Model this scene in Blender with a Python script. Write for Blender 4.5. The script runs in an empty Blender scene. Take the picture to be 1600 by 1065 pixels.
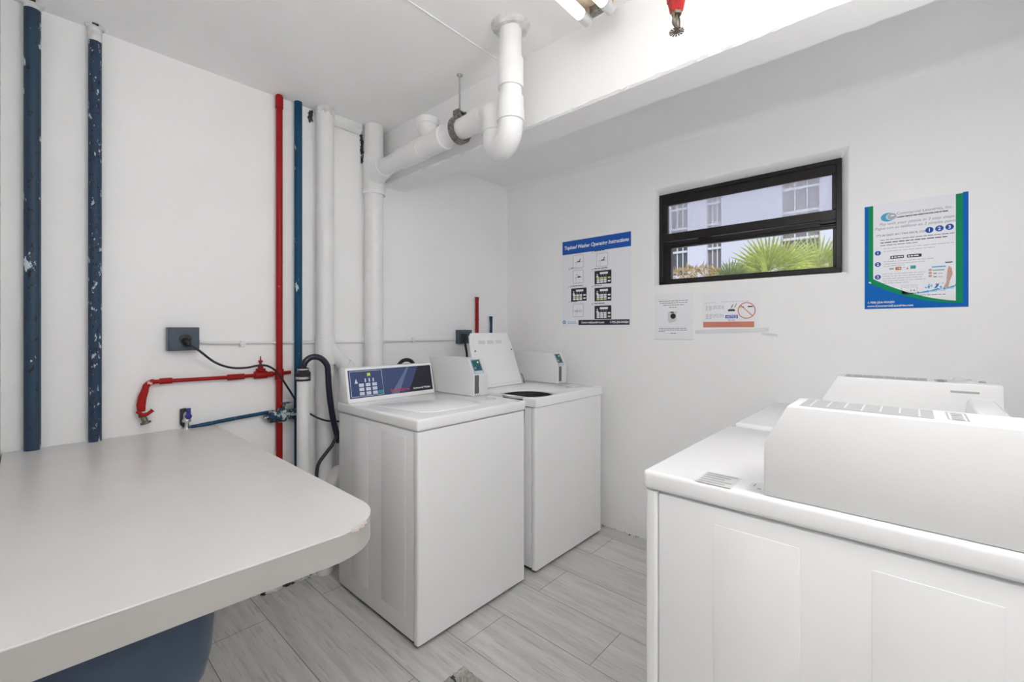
import bpy, bmesh, math, random
from mathutils import Vector, Matrix
random.seed(7)
sc = bpy.context.scene
C = sc.collection
PI = math.pi

# ------------------------------------------------------------------ camera, world, sun, exposure
cam_d = bpy.data.cameras.new('camera'); cam = bpy.data.objects.new('camera', cam_d); C.objects.link(cam)
cam_d.sensor_width = 36; cam_d.lens = 690 / 1600 * 36; cam_d.shift_y = -(532.5 - 514) / 1600
cam_d.clip_start = 0.02; cam_d.clip_end = 300
cam.location = (0, 0, 1.28)
cam.rotation_euler = (PI / 2, 0, math.atan2(0.6713, 0.7412) - PI / 2)
sc.camera = cam
sc.view_settings.view_transform = 'Standard'; sc.view_settings.look = 'None'
sc.view_settings.gamma = 1; sc.view_settings.use_curve_mapping = False
sc.view_settings.exposure = 0.0
sc.cycles.max_bounces = 24; sc.cycles.diffuse_bounces = 20; sc.cycles.glossy_bounces = 6
w = bpy.data.worlds.new('sky'); sc.world = w; w.use_nodes = True
nt = w.node_tree; bg = nt.nodes['Background']
bg.inputs[0].default_value = (0.62, 0.72, 1.0, 1); bg.inputs[1].default_value = 1.25
sun_d = bpy.data.lights.new('sun', 'SUN'); sun = bpy.data.objects.new('sun', sun_d); C.objects.link(sun)
sun_d.energy = 3.4; sun_d.angle = 0.01; sun_d.color = (1, 0.95, 0.88)
sun.rotation_euler = Vector((-0.75, -0.45, 1.0)).to_track_quat('Z', 'Y').to_euler()
TUBE = 1.9      # radiance of the fluorescent tubes
FILL_GLOBE, FILL_GLOBE2 = 26.5, 15.0      # radiance of the two added, unseen fill globes
HALL_FILL = 1.2      # radiance of the added fill panel in the hallway

# ------------------------------------------------------------------ materials
MATS = {}
def nodes(name):
    m = bpy.data.materials.new(name); m.use_nodes = True; MATS[name] = m
    return m, m.node_tree, m.node_tree.nodes['Principled BSDF']
def ramp(nt, fac, stops, interp='LINEAR'):
    r = nt.nodes.new('ShaderNodeValToRGB'); r.color_ramp.interpolation = interp
    while len(r.color_ramp.elements) < len(stops): r.color_ramp.elements.new(0.5)
    for e, (p, c) in zip(r.color_ramp.elements, stops):
        e.position = p; e.color = (c[0], c[1], c[2], 1) if not isinstance(c, (int, float)) else (c, c, c, 1)
    nt.links.new(fac, r.inputs[0]); return r.outputs[0]
def noise(nt, scale, detail=3, rough=.5, stretch=None, rot=None):
    tc = nt.nodes.new('ShaderNodeTexCoord'); out = tc.outputs['Object']
    if stretch:
        mp = nt.nodes.new('ShaderNodeMapping'); mp.inputs['Scale'].default_value = stretch
        nt.links.new(out, mp.inputs[0]); out = mp.outputs[0]
    n = nt.nodes.new('ShaderNodeTexNoise'); n.inputs['Scale'].default_value = scale
    n.inputs['Detail'].default_value = detail; n.inputs['Roughness'].default_value = rough
    nt.links.new(out, n.inputs['Vector']); return n.outputs[0]
def mixc(nt, fac, a, b):
    m = nt.nodes.new('ShaderNodeMix'); m.data_type = 'RGBA'
    for s, v in ((m.inputs[6], a), (m.inputs[7], b)):
        if isinstance(v, tuple): s.default_value = (*v, 1)
        else: nt.links.new(v, s)
    nt.links.new(fac, m.inputs[0]); return m.outputs[2]
def bump(nt, b, h, strength, dist):
    n = nt.nodes.new('ShaderNodeBump'); n.inputs['Strength'].default_value = strength; n.inputs['Distance'].default_value = dist
    nt.links.new(h, n.inputs['Height']); nt.links.new(n.outputs[0], b.inputs['Normal'])
def plain(name, col, rough=.5, metal=0, coat=0, var=0.0, vscale=6, bmp=0, bscale=60, spec=.5):
    m, t, b = nodes(name)
    b.inputs['Roughness'].default_value = rough; b.inputs['Metallic'].default_value = metal
    b.inputs['Coat Weight'].default_value = coat; b.inputs['Specular IOR Level'].default_value = spec
    b.inputs['Base Color'].default_value = (*col, 1)
    if var:
        lo = tuple(c * (1 - var) for c in col)
        t.links.new(ramp(t, noise(t, vscale, 4), [(.35, lo), (.65, col)]), b.inputs['Base Color'])
    if bmp: bump(t, b, noise(t, bscale, 3), bmp, .002)
    return m
def emit(name, col, s):
    m, t, b = nodes(name)
    b.inputs['Base Color'].default_value = (*col, 1)
    b.inputs['Emission Color'].default_value = (*col, 1); b.inputs['Emission Strength'].default_value = s
    return m
def chipped(name, col, chip, dark, amount=.64, scale=22, stretch=(1, 1, .35), rough=.35):
    """painted metal with chips of another paint showing through"""
    m, t, b = nodes(name)
    n1 = noise(t, scale, 6, .65, stretch); n2 = noise(t, scale * 2.3, 5, .7, stretch); n3 = noise(t, 5, 4, .6)
    base = mixc(t, ramp(t, n3, [(.35, 0.), (.7, 1.)]), col, tuple(c * .72 for c in col))
    c1 = mixc(t, ramp(t, n2, [(amount - .02, 0.), (amount, 1.)]), base, dark)
    c2 = mixc(t, ramp(t, n1, [(amount, 0.), (amount + .015, 1.)]), c1, chip)
    t.links.new(c2, b.inputs['Base Color']); b.inputs['Roughness'].default_value = rough; b.inputs['Specular IOR Level'].default_value = .3
    bump(t, b, n1, .35, .002)
    return m

M = {}
M['wall'] = plain('wall_paint', (.91, .91, .91), .55, var=.03, vscale=2.2, bmp=.5, bscale=9)
M['ceiling'] = plain('ceiling_paint', (.92, .92, .92), .7, var=.03, vscale=3, bmp=.4, bscale=14)
M['beam'] = plain('beam_paint', (.87, .87, .87), .6, var=.02, vscale=4, bmp=.4, bscale=12)
M['enamel'] = plain('white_enamel', (.90, .90, .905), .22, coat=.35)
M['enamel2'] = plain('white_powder_coat', (.77, .77, .77), .38)
M['pvc'] = plain('white_plastic_pipe', (.82, .82, .82), .38, var=.05, vscale=14)
M['pvc_painted'] = plain('white_painted_pipe', (.80, .80, .80), .45, var=.05, vscale=7, bmp=.3, bscale=18)
M['plaster'] = plain('rough_plaster', (.78, .78, .77), .85, var=.25, vscale=30, bmp=1, bscale=60)
M['dark_gap'] = plain('dark_gap', (.05, .05, .05), .9)
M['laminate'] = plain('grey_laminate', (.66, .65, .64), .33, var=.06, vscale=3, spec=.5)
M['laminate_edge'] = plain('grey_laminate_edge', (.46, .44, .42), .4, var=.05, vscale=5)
M['tub'] = plain('dark_blue_plastic', (.045, .075, .13), .3, var=.3, vscale=7)
M['blue_old'] = chipped('chipped_slate_blue_paint', (.034, .066, .112), (.55, .66, .72), (.022, .018, .018), .625, scale=26, stretch=(1, 1, .4), rough=.45)
M['blue_old2'] = chipped('scuffed_slate_blue_paint', (.030, .060, .112), (.42, .52, .60), (.018, .016, .018), .60, scale=60, stretch=(1, 1, .5), rough=.5)
M['red'] = chipped('chipped_red_paint', (.40, .006, .005), (.70, .5, .46), (.2, .01, .008), .64, scale=40, rough=.5)
M['red_clean'] = chipped('glossy_red_paint', (.36, .004, .003), (.7, .55, .5), (.22, .005, .004), .70, scale=30, rough=.42)
M['blue'] = chipped('chipped_teal_blue_paint', (.003, .068, .145), (.50, .64, .62), (.008, .03, .055), .645, scale=30, rough=.45)
M['mottled'] = chipped('mottled_blue_and_bare_metal', (.02, .09, .18), (.45, .50, .48), (.03, .025, .025), .53, scale=40, stretch=(1, 1, 1))
M['brass'] = plain('aged_brass', (.22, .19, .14), .4, metal=.8, var=.4, vscale=60)
M['chrome'] = plain('dull_chrome', (.6, .6, .6), .25, metal=1)
M['steel'] = plain('galvanised_steel', (.32, .31, .30), .4, metal=.8, var=.5, vscale=90)
M['rubber'] = plain('black_rubber', (.012, .012, .016), .45)
M['hose'] = plain('navy_black_hose', (.012, .011, .03), .28)
M['box_blue'] = chipped('slate_painted_metal', (.085, .115, .16), (.4, .46, .5), (.02, .02, .03), .68)
M['frame'] = plain('black_window_frame', (.016, .014, .013), .32, var=.4, vscale=25, metal=.3)
M['bluebtn'] = plain('pale_key', (.62, .68, .78), .4)
M['panel_blue'] = plain('navy_panel', (.05, .075, .19), .25)
M['teal'] = plain('teal_key', (.01, .33, .33), .4)
M['ink'] = plain('black_ink', (.015, .015, .03), .6)
M['greyink'] = plain('grey_ink', (.30, .31, .36), .7)
M['paleink'] = plain('pale_grey_ink', (.50, .51, .56), .7)
M['whiteink'] = plain('white_ink', (.85, .86, .9), .6)
M['paper'] = plain('white_paper', (.87, .87, .90), .6)
M['gloss_paper'] = plain('glossy_white_paper', (.84, .85, .90), .45)
M['posterblue'] = plain('poster_blue', (.018, .10, .42), .6, spec=.2)
M['blue2'] = plain('poster_bright_blue', (.0, .125, .48), .6, spec=.2)
M['green'] = plain('poster_green', (.0, .27, .10), .6, spec=.2)
M['cyan'] = plain('poster_cyan', (.03, .36, .62), .4)
M['paleblue'] = plain('poster_pale_blue', (.45, .62, .80), .4)
M['yellowink'] = plain('yellow_ink', (.62, .66, .28), .6)
M['salmon'] = plain('salmon_ink', (.62, .22, .15), .6)
M['redink'] = plain('faded_red_ink', (.60, .17, .13), .6)
M['flesh'] = plain('pink_print', (.60, .36, .30), .6)
M['greyglobe'] = plain('grey_print', (.42, .43, .44), .6)
M['redbadge'] = plain('red_badge', (.52, .10, .07), .6)
M['display_green'] = emit('lit_yellow_green_display', (.45, .7, .05), .6)
M['lcd'] = plain('dark_display_glass', (.07, .08, .12), .15)
M['coin_panel'] = plain('teal_display_face', (.015, .12, .15), .3)
M['silver'] = plain('silver_bezel', (.42, .50, .58), .35)
M['slot'] = plain('grey_slot_plate', (.16, .16, .16), .35, metal=.5)
M['yellowed'] = plain('yellowed_fixture_enamel', (.62, .50, .36), .4, var=.3, vscale=12)
M['tube_glass'] = emit('lit_fluorescent_tube', (1.0, .985, .96), TUBE)
M['tubecap'] = plain('tube_end_metal', (.60, .62, .62), .3, metal=.3)
M['hall_fill'] = emit('lit_fill_panel', (1.0, .99, .975), HALL_FILL)
M['globe'] = emit('fill_light_globe', (1.0, .995, .985), FILL_GLOBE); M['globe2'] = emit('fill_light_globe_dimmer', (1.0, .995, .985), FILL_GLOBE2)
M['label_grey'] = plain('grey_label', (.42, .42, .42), .5)
M['label_pale'] = plain('pale_label', (.66, .66, .66), .5)
M['concrete'] = plain('broken_concrete', (.50, .49, .46), .9, var=.35, vscale=40, bmp=1, bscale=70)
M['facade'] = plain('pale_stucco', (.52, .52, .57), .8)
M['dark_window'] = plain('dark_glazing', (.05, .05, .055), .12, var=.5, vscale=1.5)
M['shade'] = plain('grey_blind', (.15, .125, .13), .6, var=.3, vscale=3)
M['white_frame'] = plain('white_mullion', (.55, .55, .56), .5)
M['ground'] = plain('outdoor_paving', (.72, .71, .68), .9, var=.2, vscale=1)
M['trunk'] = plain('palm_trunk', (.22, .16, .10), .9, var=.4, vscale=20)
def leafmat(name, a, b):
    m, t, bs = nodes(name)
    t.links.new(ramp(t, noise(t, 26, 3), [(.35, a), (.65, b)]), bs.inputs['Base Color'])
    bs.inputs['Roughness'].default_value = .4
    tr = t.nodes.new('ShaderNodeBsdfTranslucent'); tr.inputs[0].default_value = (*b, 1)
    mx = t.nodes.new('ShaderNodeMixShader'); mx.inputs[0].default_value = .4
    t.links.new(bs.outputs[0], mx.inputs[1]); t.links.new(tr.outputs[0], mx.inputs[2])
    t.links.new(mx.outputs[0], t.nodes['Material Output'].inputs[0]); return m
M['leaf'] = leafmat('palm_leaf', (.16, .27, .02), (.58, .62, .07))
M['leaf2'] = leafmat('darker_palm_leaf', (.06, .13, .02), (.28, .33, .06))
M['croton'] = leafmat('croton_leaf', (.42, .20, .08), (.45, .36, .09))
def glassmat(name, haze, tint):
    m, t, b = nodes(name); t.nodes.remove(b)
    tp = t.nodes.new('ShaderNodeBsdfTransparent'); tp.inputs[0].default_value = (*tint, 1)
    df = t.nodes.new('ShaderNodeBsdfDiffuse'); df.inputs[0].default_value = (.86, .87, .95, 1)
    gl = t.nodes.new('ShaderNodeBsdfGlossy'); gl.inputs['Roughness'].default_value = .05
    m1 = t.nodes.new('ShaderNodeMixShader'); m1.inputs[0].default_value = haze
    m2 = t.nodes.new('ShaderNodeMixShader'); m2.inputs[0].default_value = .05
    t.links.new(tp.outputs[0], m1.inputs[1]); t.links.new(df.outputs[0], m1.inputs[2])
    t.links.new(m1.outputs[0], m2.inputs[1]); t.links.new(gl.outputs[0], m2.inputs[2])
    t.links.new(m2.outputs[0], t.nodes['Material Output'].inputs[0]); return m
M['glass_hazy'] = glassmat('hazy_window_glass', .36, (.95, .96, 1))
M['glass'] = glassmat('clear_window_glass', .03, (.97, .98, .98))

def floor_mat():
    m, t, b = nodes('grey_wood_look_tile')
    tc = t.nodes.new('ShaderNodeTexCoord')
    mp = t.nodes.new('ShaderNodeMapping'); mp.inputs['Rotation'].default_value = (0, 0, PI / 2)
    mp.inputs['Location'].default_value = (-.29, .245, 0)
    t.links.new(tc.outputs['Object'], mp.inputs[0])
    br = t.nodes.new('ShaderNodeTexBrick'); br.offset = .37; br.offset_frequency = 2
    br.inputs['Color1'].default_value = (.60, .59, .57, 1); br.inputs['Color2'].default_value = (.50, .49, .475, 1)
    br.inputs['Mortar'].default_value = (.20, .195, .185, 1)
    br.inputs['Scale'].default_value = 1; br.inputs['Mortar Size'].default_value = .0016
    br.inputs['Brick Width'].default_value = 1.2; br.inputs['Row Height'].default_value = .2415; br.inputs['Bias'].default_value = 0
    t.links.new(mp.outputs[0], br.inputs['Vector'])
    g = noise(t, 3.2, 6, .6, (7, .55, 1)); g2 = noise(t, 11, 5, .65, (9, .5, 1)); g3 = noise(t, 1.1, 3, .5)
    c = mixc(t, ramp(t, g, [(.38, 0.), (.62, .6)]), br.outputs[0], (.78, .77, .75))
    c = mixc(t, ramp(t, g2, [(.54, 0.), (.66, .6)]), c, (.33, .322, .31))
    c = mixc(t, ramp(t, g3, [(.4, 0.), (.7, .3)]), c, (.70, .695, .68))
    c = mixc(t, br.outputs[1], c, (.22, .215, .205))
    t.links.new(c, b.inputs['Base Color']); b.inputs['Roughness'].default_value = .36
    bump(t, b, g2, .12, .001); return m
M['floor'] = floor_mat()

# ------------------------------------------------------------------ mesh helpers
def bm_obj(name, bm, mats, parent=None, smooth=True, loc=None):
    me = bpy.data.meshes.new(name); bm.normal_update(); bm.to_mesh(me); bm.free()
    for m in (mats if isinstance(mats, (list, tuple)) else [mats]): me.materials.append(m)
    o = bpy.data.objects.new(name, me); C.objects.link(o)
    if smooth:
        me.shade_smooth()
        md = o.modifiers.new('normals', 'EDGE_SPLIT'); md.split_angle = math.radians(38)
    if parent is not None: o.parent = parent
    if loc: o.location = loc
    return o
def tag(o, label=None, cat=None, group=None, kind=None):
    if label: o['label'] = label
    if cat: o['category'] = cat
    if group: o['group'] = group
    if kind: o['kind'] = kind
    return o
def empty(name, loc=(0, 0, 0), rz=0, mat=None):
    o = bpy.data.objects.new(name, None); C.objects.link(o); o.empty_display_size = .1
    if mat is not None: o.matrix_world = mat
    else: o.location = loc; o.rotation_euler = (0, 0, rz)
    return o
def NB(): return bmesh.new()
def box(bm, a, b, bevel=0, seg=2, mi=0, only=None):
    x0, y0, z0 = [min(p, q) for p, q in zip(a, b)]; x1, y1, z1 = [max(p, q) for p, q in zip(a, b)]
    r = bmesh.ops.create_cube(bm, size=1)
    vs = r['verts']
    for v in vs: v.co = Vector((x0 + (v.co.x + .5) * (x1 - x0), y0 + (v.co.y + .5) * (y1 - y0), z0 + (v.co.z + .5) * (z1 - z0)))
    fs = list({f for v in vs for f in v.link_faces})
    for f in fs: f.material_index = mi
    if bevel:
        es = list({e for v in vs for e in v.link_edges})
        if only: es = [e for e in es if only(e)]
        bmesh.ops.bevel(bm, geom=es, offset=bevel, segments=seg, affect='EDGES', profile=.5, clamp_overlap=True)
    return bm
def vert_edge(e): return abs(e.verts[0].co.z - e.verts[1].co.z) > 1e-5
def prism(bm, poly, axis, a, b, bevel=0, seg=2, mi=0):
    """extrude a 2D polygon; axis 'x': poly=(y,z), 'y': (x,z), 'z': (x,y)"""
    def P(p, t):
        return {'x': (t, p[0], p[1]), 'y': (p[0], t, p[1]), 'z': (p[0], p[1], t)}[axis]
    va = [bm.verts.new(P(p, a)) for p in poly]; vb = [bm.verts.new(P(p, b)) for p in poly]
    n = len(poly); fs = [bm.faces.new(va[::-1]), bm.faces.new(vb)]
    for i in range(n): fs.append(bm.faces.new((va[i], va[(i + 1) % n], vb[(i + 1) % n], vb[i])))
    for f in fs: f.material_index = mi
    bmesh.ops.recalc_face_normals(bm, faces=fs)
    if bevel:
        es = list({e for f in fs for e in f.edges})
        bmesh.ops.bevel(bm, geom=es, offset=bevel, segments=seg, affect='EDGES', profile=.5, clamp_overlap=True)
    return bm
def smooth_path(pts, n=8):
    pts = [Vector(p) for p in pts]; out = []
    for i in range(len(pts) - 1):
        p0 = pts[max(i - 1, 0)]; p1 = pts[i]; p2 = pts[i + 1]; p3 = pts[min(i + 2, len(pts) - 1)]
        for k in range(n):
            t = k / n
            out.append(.5 * ((2 * p1) + (-p0 + p2) * t + (2 * p0 - 5 * p1 + 4 * p2 - p3) * t * t + (-p0 + 3 * p1 - 3 * p2 + p3) * t ** 3))
    out.append(pts[-1]); return out
def tube(bm, pts, r, seg=20, mi=0, caps=True):
    pts = [Vector(p) for p in pts]; n = len(pts)
    rs = r if isinstance(r, (list, tuple)) else [r] * n
    rings = []; prev = None
    for i, p in enumerate(pts):
        t = (pts[min(i + 1, n - 1)] - pts[max(i - 1, 0)]).normalized()
        if prev is None:
            u = t.orthogonal().normalized()
        else:
            u = (prev - t * prev.dot(t)); u = u.normalized() if u.length > 1e-6 else t.orthogonal().normalized()
        prev = u; v = t.cross(u)
        rings.append([bm.verts.new(p + (u * math.cos(2 * PI * k / seg) + v * math.sin(2 * PI * k / seg)) * rs[i]) for k in range(seg)])
    for a, b in zip(rings, rings[1:]):
        for k in range(seg):
            f = bm.faces.new((a[k], a[(k + 1) % seg], b[(k + 1) % seg], b[k])); f.material_index = mi
    if caps:
        f = bm.faces.new(rings[0][::-1]); f.material_index = mi
        f = bm.faces.new(rings[-1]); f.material_index = mi
    return bm
def lathe(bm, base, axis, prof, seg=24, mi=0):
    """prof = list of (distance along axis, radius)"""
    base = Vector(base); ax = Vector(axis).normalized()
    u = ax.orthogonal().normalized(); v = ax.cross(u); rings = []
    for d, r in prof:
        rings.append([bm.verts.new(base + ax * d + (u * math.cos(2 * PI * k / seg) + v * math.sin(2 * PI * k / seg)) * max(r, 1e-4)) for k in range(seg)])
    for a, b in zip(rings, rings[1:]):
        for k in range(seg):
            f = bm.faces.new((a[k], a[(k + 1) % seg], b[(k + 1) % seg], b[k])); f.material_index = mi
    f = bm.faces.new(rings[0][::-1]); f.material_index = mi
    f = bm.faces.new(rings[-1]); f.material_index = mi
    return bm
def hub(bm, p, axis, half, r, lip=.004):
    """pipe coupling centred on p"""
    lathe(bm, Vector(p) - Vector(axis).normalized() * half, axis,
          [(0, r - lip), (.001, r), (half * 2 - .001, r), (half * 2, r - lip)], 28)
def arc(c, a, b, r, a0, a1, n=10):
    """points on a circle around c in the plane of unit vectors a, b"""
    c, a, b = Vector(c), Vector(a), Vector(b)
    return [c + a * r * math.cos(a0 + (a1 - a0) * i / n) + b * r * math.sin(a0 + (a1 - a0) * i / n) for i in range(n + 1)]
def rrect(x0, y0, x1, y1, r, n=5):
    out = []
    for cx, cy, a in ((x1 - r, y1 - r, 0), (x0 + r, y1 - r, PI / 2), (x0 + r, y0 + r, PI), (x1 - r, y0 + r, 1.5 * PI)):
        for i in range(n + 1): out.append((cx + r * math.cos(a + PI / 2 * i / n), cy + r * math.sin(a + PI / 2 * i / n)))
    return out
def text_mesh(name, body, size, mat, parent, pos, align='LEFT', italic=0, sx=1, depth=.0001, bold=0):
    cu = bpy.data.curves.new(name, 'FONT'); cu.body = body; cu.size = size; cu.align_x = align; cu.shear = italic
    cu.extrude = depth; cu.offset = bold
    t = bpy.data.objects.new(name, cu); C.objects.link(t)
    dg = bpy.context.evaluated_depsgraph_get(); dg.update()
    me = bpy.data.meshes.new_from_object(t.evaluated_get(dg)); bpy.data.objects.remove(t); bpy.data.curves.remove(cu)
    for v in me.vertices: v.co.x *= sx
    me.materials.clear(); me.materials.append(mat); me.name = name
    o = bpy.data.objects.new(name, me); C.objects.link(o); o.parent = parent; o.location = pos
    return o

class Flat:
    """thin printed shapes in a local x (right), y (up), z (out) frame"""
    def __init__(s): s.bm = bmesh.new(); s.mats = []
    def mi(s, m):
        if m not in s.mats: s.mats.append(m)
        return s.mats.index(m)
    def poly(s, pts, m, z=.0004):
        f = s.bm.faces.new([s.bm.verts.new((p[0], p[1], z)) for p in pts]); f.material_index = s.mi(m); return s
    def rect(s, x0, y0, x1, y1, m, z=.0004): return s.poly([(x0, y0), (x1, y0), (x1, y1), (x0, y1)], m, z)
    def rr(s, x0, y0, x1, y1, r, m, z=.0004): return s.poly(rrect(x0, y0, x1, y1, r, 4), m, z)
    def disc(s, cx, cy, r, m, z=.0004, ry=None, n=24):
        return s.poly([(cx + r * math.cos(2 * PI * i / n), cy + (ry or r) * math.sin(2 * PI * i / n)) for i in range(n)], m, z)
    def ring(s, cx, cy, r, t, m, z=.0004, n=32):
        for i in range(n):
            a, b = 2 * PI * i / n, 2 * PI * (i + 1) / n
            s.poly([(cx + r * math.cos(a), cy + r * math.sin(a)), (cx + r * math.cos(b), cy + r * math.sin(b)),
                    (cx + (r - t) * math.cos(b), cy + (r - t) * math.sin(b)), (cx + (r - t) * math.cos(a), cy + (r - t) * math.sin(a))], m, z)
        return s
    def outline(s, x0, y0, x1, y1, t, m, z=.0004):
        s.rect(x0, y0, x1, y0 + t, m, z); s.rect(x0, y1 - t, x1, y1, m, z)
        s.rect(x0, y0 + t, x0 + t, y1 - t, m, z); s.rect(x1 - t, y0 + t, x1, y1 - t, m, z); return s
    def words(s, x0, x1, y, h, m, z=.0004, word=(.006, .02), gap=.0035):
        """a line of writing too small to read"""
        x = x0
        while x < x1 - .004:
            l = min(random.uniform(*word), x1 - x); s.rect(x, y, x + l, y + h, m, z); x += l + gap
        return s
    def build(s, name, parent): return bm_obj(name, s.bm, s.mats, parent, smooth=False)
def print_line(name, parent, *a, **k):
    fl_ = Flat(); fl_.words(*a, **k); return fl_.build(name, parent)
def frame_x(x, y, z):     # sheet on the window wall, facing -X
    return Matrix(((0, 0, -1, x), (-1, 0, 0, y), (0, 1, 0, z), (0, 0, 0, 1)))

# ------------------------------------------------------------------ the room
YW, XW, ZC = 2.35, 2.54, 2.44
def slab(name, a, b, m, label=None):
    o = bm_obj(name, box(NB(), a, b), m, smooth=False); tag(o, label, kind='structure'); return o
slab('floor', (-1.5, -1.3, -.1), (2.72, 2.5, 0), M['floor'])
slab('ceiling', (-1.5, -1.3, ZC), (1.52, 2.5, 2.75), M['ceiling'])
slab('wall_back', (-.2, YW, 0), (2.72, YW + .15, 2.75), M['wall'])
slab('wall_near', (-.05, -.56, 0), (2.72, -.41, 2.75), M['wall'])
bm = NB()
box(bm, (-.2, .62, 0), (-.055, YW, ZC)); box(bm, (-.2, -.56, 0), (-.055, -.41, ZC)); box(bm, (-.2, -.41, 2.1), (-.055, .62, ZC))
tag(bm_obj('wall_left', bm, M['wall'], smooth=False), kind='structure')
# hallway behind the camera
bm = NB()
box(bm, (-1.5, -1.3, 0), (-1.4, 1.3, ZC)); box(bm, (-1.4, -1.3, 0), (-.2, -1.2, ZC)); box(bm, (-1.4, 1.2, 0), (-.2, 1.3, ZC))
box(bm, (-.2, -1.3, 0), (-.05, -.56, ZC))
tag(bm_obj('wall_hallway', bm, M['wall'], smooth=False), kind='structure')
# wall with the window: thickness .16, opening splayed towards the frame
def window_wall():
    bm = NB()
    oy0, oy1, oz0, oz1 = .216, 1.153, 1.531, 2.121      # opening at the room face
    fy0, fy1, fz0, fz1 = .246, 1.139, 1.548, 2.090      # where the frame sits
    Y0, Y1, Z0, Z1 = -.56, 2.5, 0, 2.75
    def ring(x, a, b, c, d): return [bm.verts.new((x, a, c)), bm.verts.new((x, b, c)), bm.verts.new((x, b, d)), bm.verts.new((x, a, d))]
    R = [ring(XW, Y0, Y1, Z0, Z1), ring(XW, oy0, oy1, oz0, oz1), ring(XW + .055, fy0, fy1, fz0, fz1), ring(XW + .17, fy0, fy1, fz0, fz1), ring(XW + .17, Y0, Y1, Z0, Z1)]
    for a, b in zip(R, R[1:] + R[:1]):
        for k in range(4): bm.faces.new((a[k], a[(k + 1) % 4], b[(k + 1) % 4], b[k]))
    bmesh.ops.recalc_face_normals(bm, faces=bm.faces)
    es = [e for e in bm.edges if all(abs(v.co.x - XW) < 1e-5 and oy0 - .01 < v.co.y < oy1 + .01 and 1 < v.co.z < 2.3 for v in e.verts)]
    es += [e for e in bm.edges if len({round(v.co.x, 3) for v in e.verts}) == 2 and all(v.co.x < XW + .06 and .1 < v.co.y < 1.3 for v in e.verts)]
    bmesh.ops.bevel(bm, geom=es, offset=.007, segments=3, affect='EDGES', profile=.5)
    return bm
tag(bm_obj('wall_right', window_wall(), M['wall']), kind='structure')

# dropped beam with slightly ragged edges
def ragged_beam():
    bm = NB(); x0, x1, z0, z1 = 1.437, 1.603, 2.135, 2.60; n = 150; rows = []
    ya, yb = -.41, YW
    for i in range(n + 1):
        y = ya + (yb - ya) * i / n; j = lambda s=.0014: random.uniform(-s, s)
        b = .008
        rows.append([bm.verts.new(p) for p in ((x0, y, z1), (x0, y, z0 + b + j(.004)), (x0 + b + j(.003), y, z0), (x1 - b + j(.003), y, z0), (x1, y, z0 + b + j(.003)), (x1, y, z1))])
    for a, b in zip(rows, rows[1:]):
        for k in range(5): bm.faces.new((a[k], a[k + 1], b[k + 1], b[k]))
        bm.faces.new((a[5], a[0], b[0], b[5]))
    bm.faces.new(rows[0]); bm.faces.new(rows[-1][::-1]); bmesh.ops.recalc_face_normals(bm, faces=bm.faces)
    return bm
tag(bm_obj('trim_1', ragged_beam(), M['beam'], smooth=False), 'long white concrete beam hanging below the ceiling in front of the window wall', kind='structure')
# ceiling strip beyond the beam, running down into the window wall as a cove
prof = [(1.56, 2.75), (1.56, 2.385)] + [(2.49 + .05 * math.sin(PI / 2 * i / 8), 2.345 + .04 * math.cos(PI / 2 * i / 8)) for i in range(9)] + [(2.56, 2.345), (2.56, 2.75)]
tag(bm_obj('trim_2', prism(NB(), prof, 'y', -.41, YW), M['beam']), 'white plastered cove between the beam and the window wall', kind='structure')
tag(bm_obj('trim_3', tube(NB(), [(-.05, 1.305, ZC), (.6, 1.315, ZC - .001), (1.436, 1.322, ZC)], .0035, 8), M['enamel2']), 'thin painted seam ridge running across the ceiling to the beam', kind='structure')
# crumbled base of the pipe wall and of the window wall
def rubble(name, a, b, n, s, mats, label):
    bm = NB(); a, b = Vector(a), Vector(b)
    for i in range(n):
        p = a.lerp(b, random.random()) + Vector((random.uniform(-.01, .01), random.uniform(-.012, .012), 0))
        r = s * random.uniform(.4, 1.2)
        res = bmesh.ops.create_icosphere(bm, subdivisions=1, radius=r)
        for v in res['verts']: v.co = Vector((v.co.x * random.uniform(.7, 1.4), v.co.y * random.uniform(.7, 1.3), max(v.co.z * .6 + r * .35, 0))) + p
        mi = 0 if random.random() < .7 else 1
        for f in {f for v in res['verts'] for f in v.link_faces}: f.material_index = mi
    return tag(bm_obj(name, bm, mats, smooth=False), label, 'rubble', kind='stuff')
rubble('plaster_rubble', (.79, 2.322, 0), (1.03, 2.322, 0), 170, .016, [M['plaster'], M['dark_gap']], 'crumbled plaster bits along the foot of the pipe wall beside the counter')
rubble('plaster_crumb', (2.528, 1.22, 0), (2.528, 1.62, 0), 40, .006, [M['plaster'], M['dark_gap']], 'small plaster crumbs along the floor edge below the instruction poster')
bm = NB()
box(bm, (.45, YW - .006, 0), (1.6, YW, .075), .002)
tag(bm_obj('baseboard_back', bm, M['plaster'], smooth=False), kind='structure')
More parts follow.
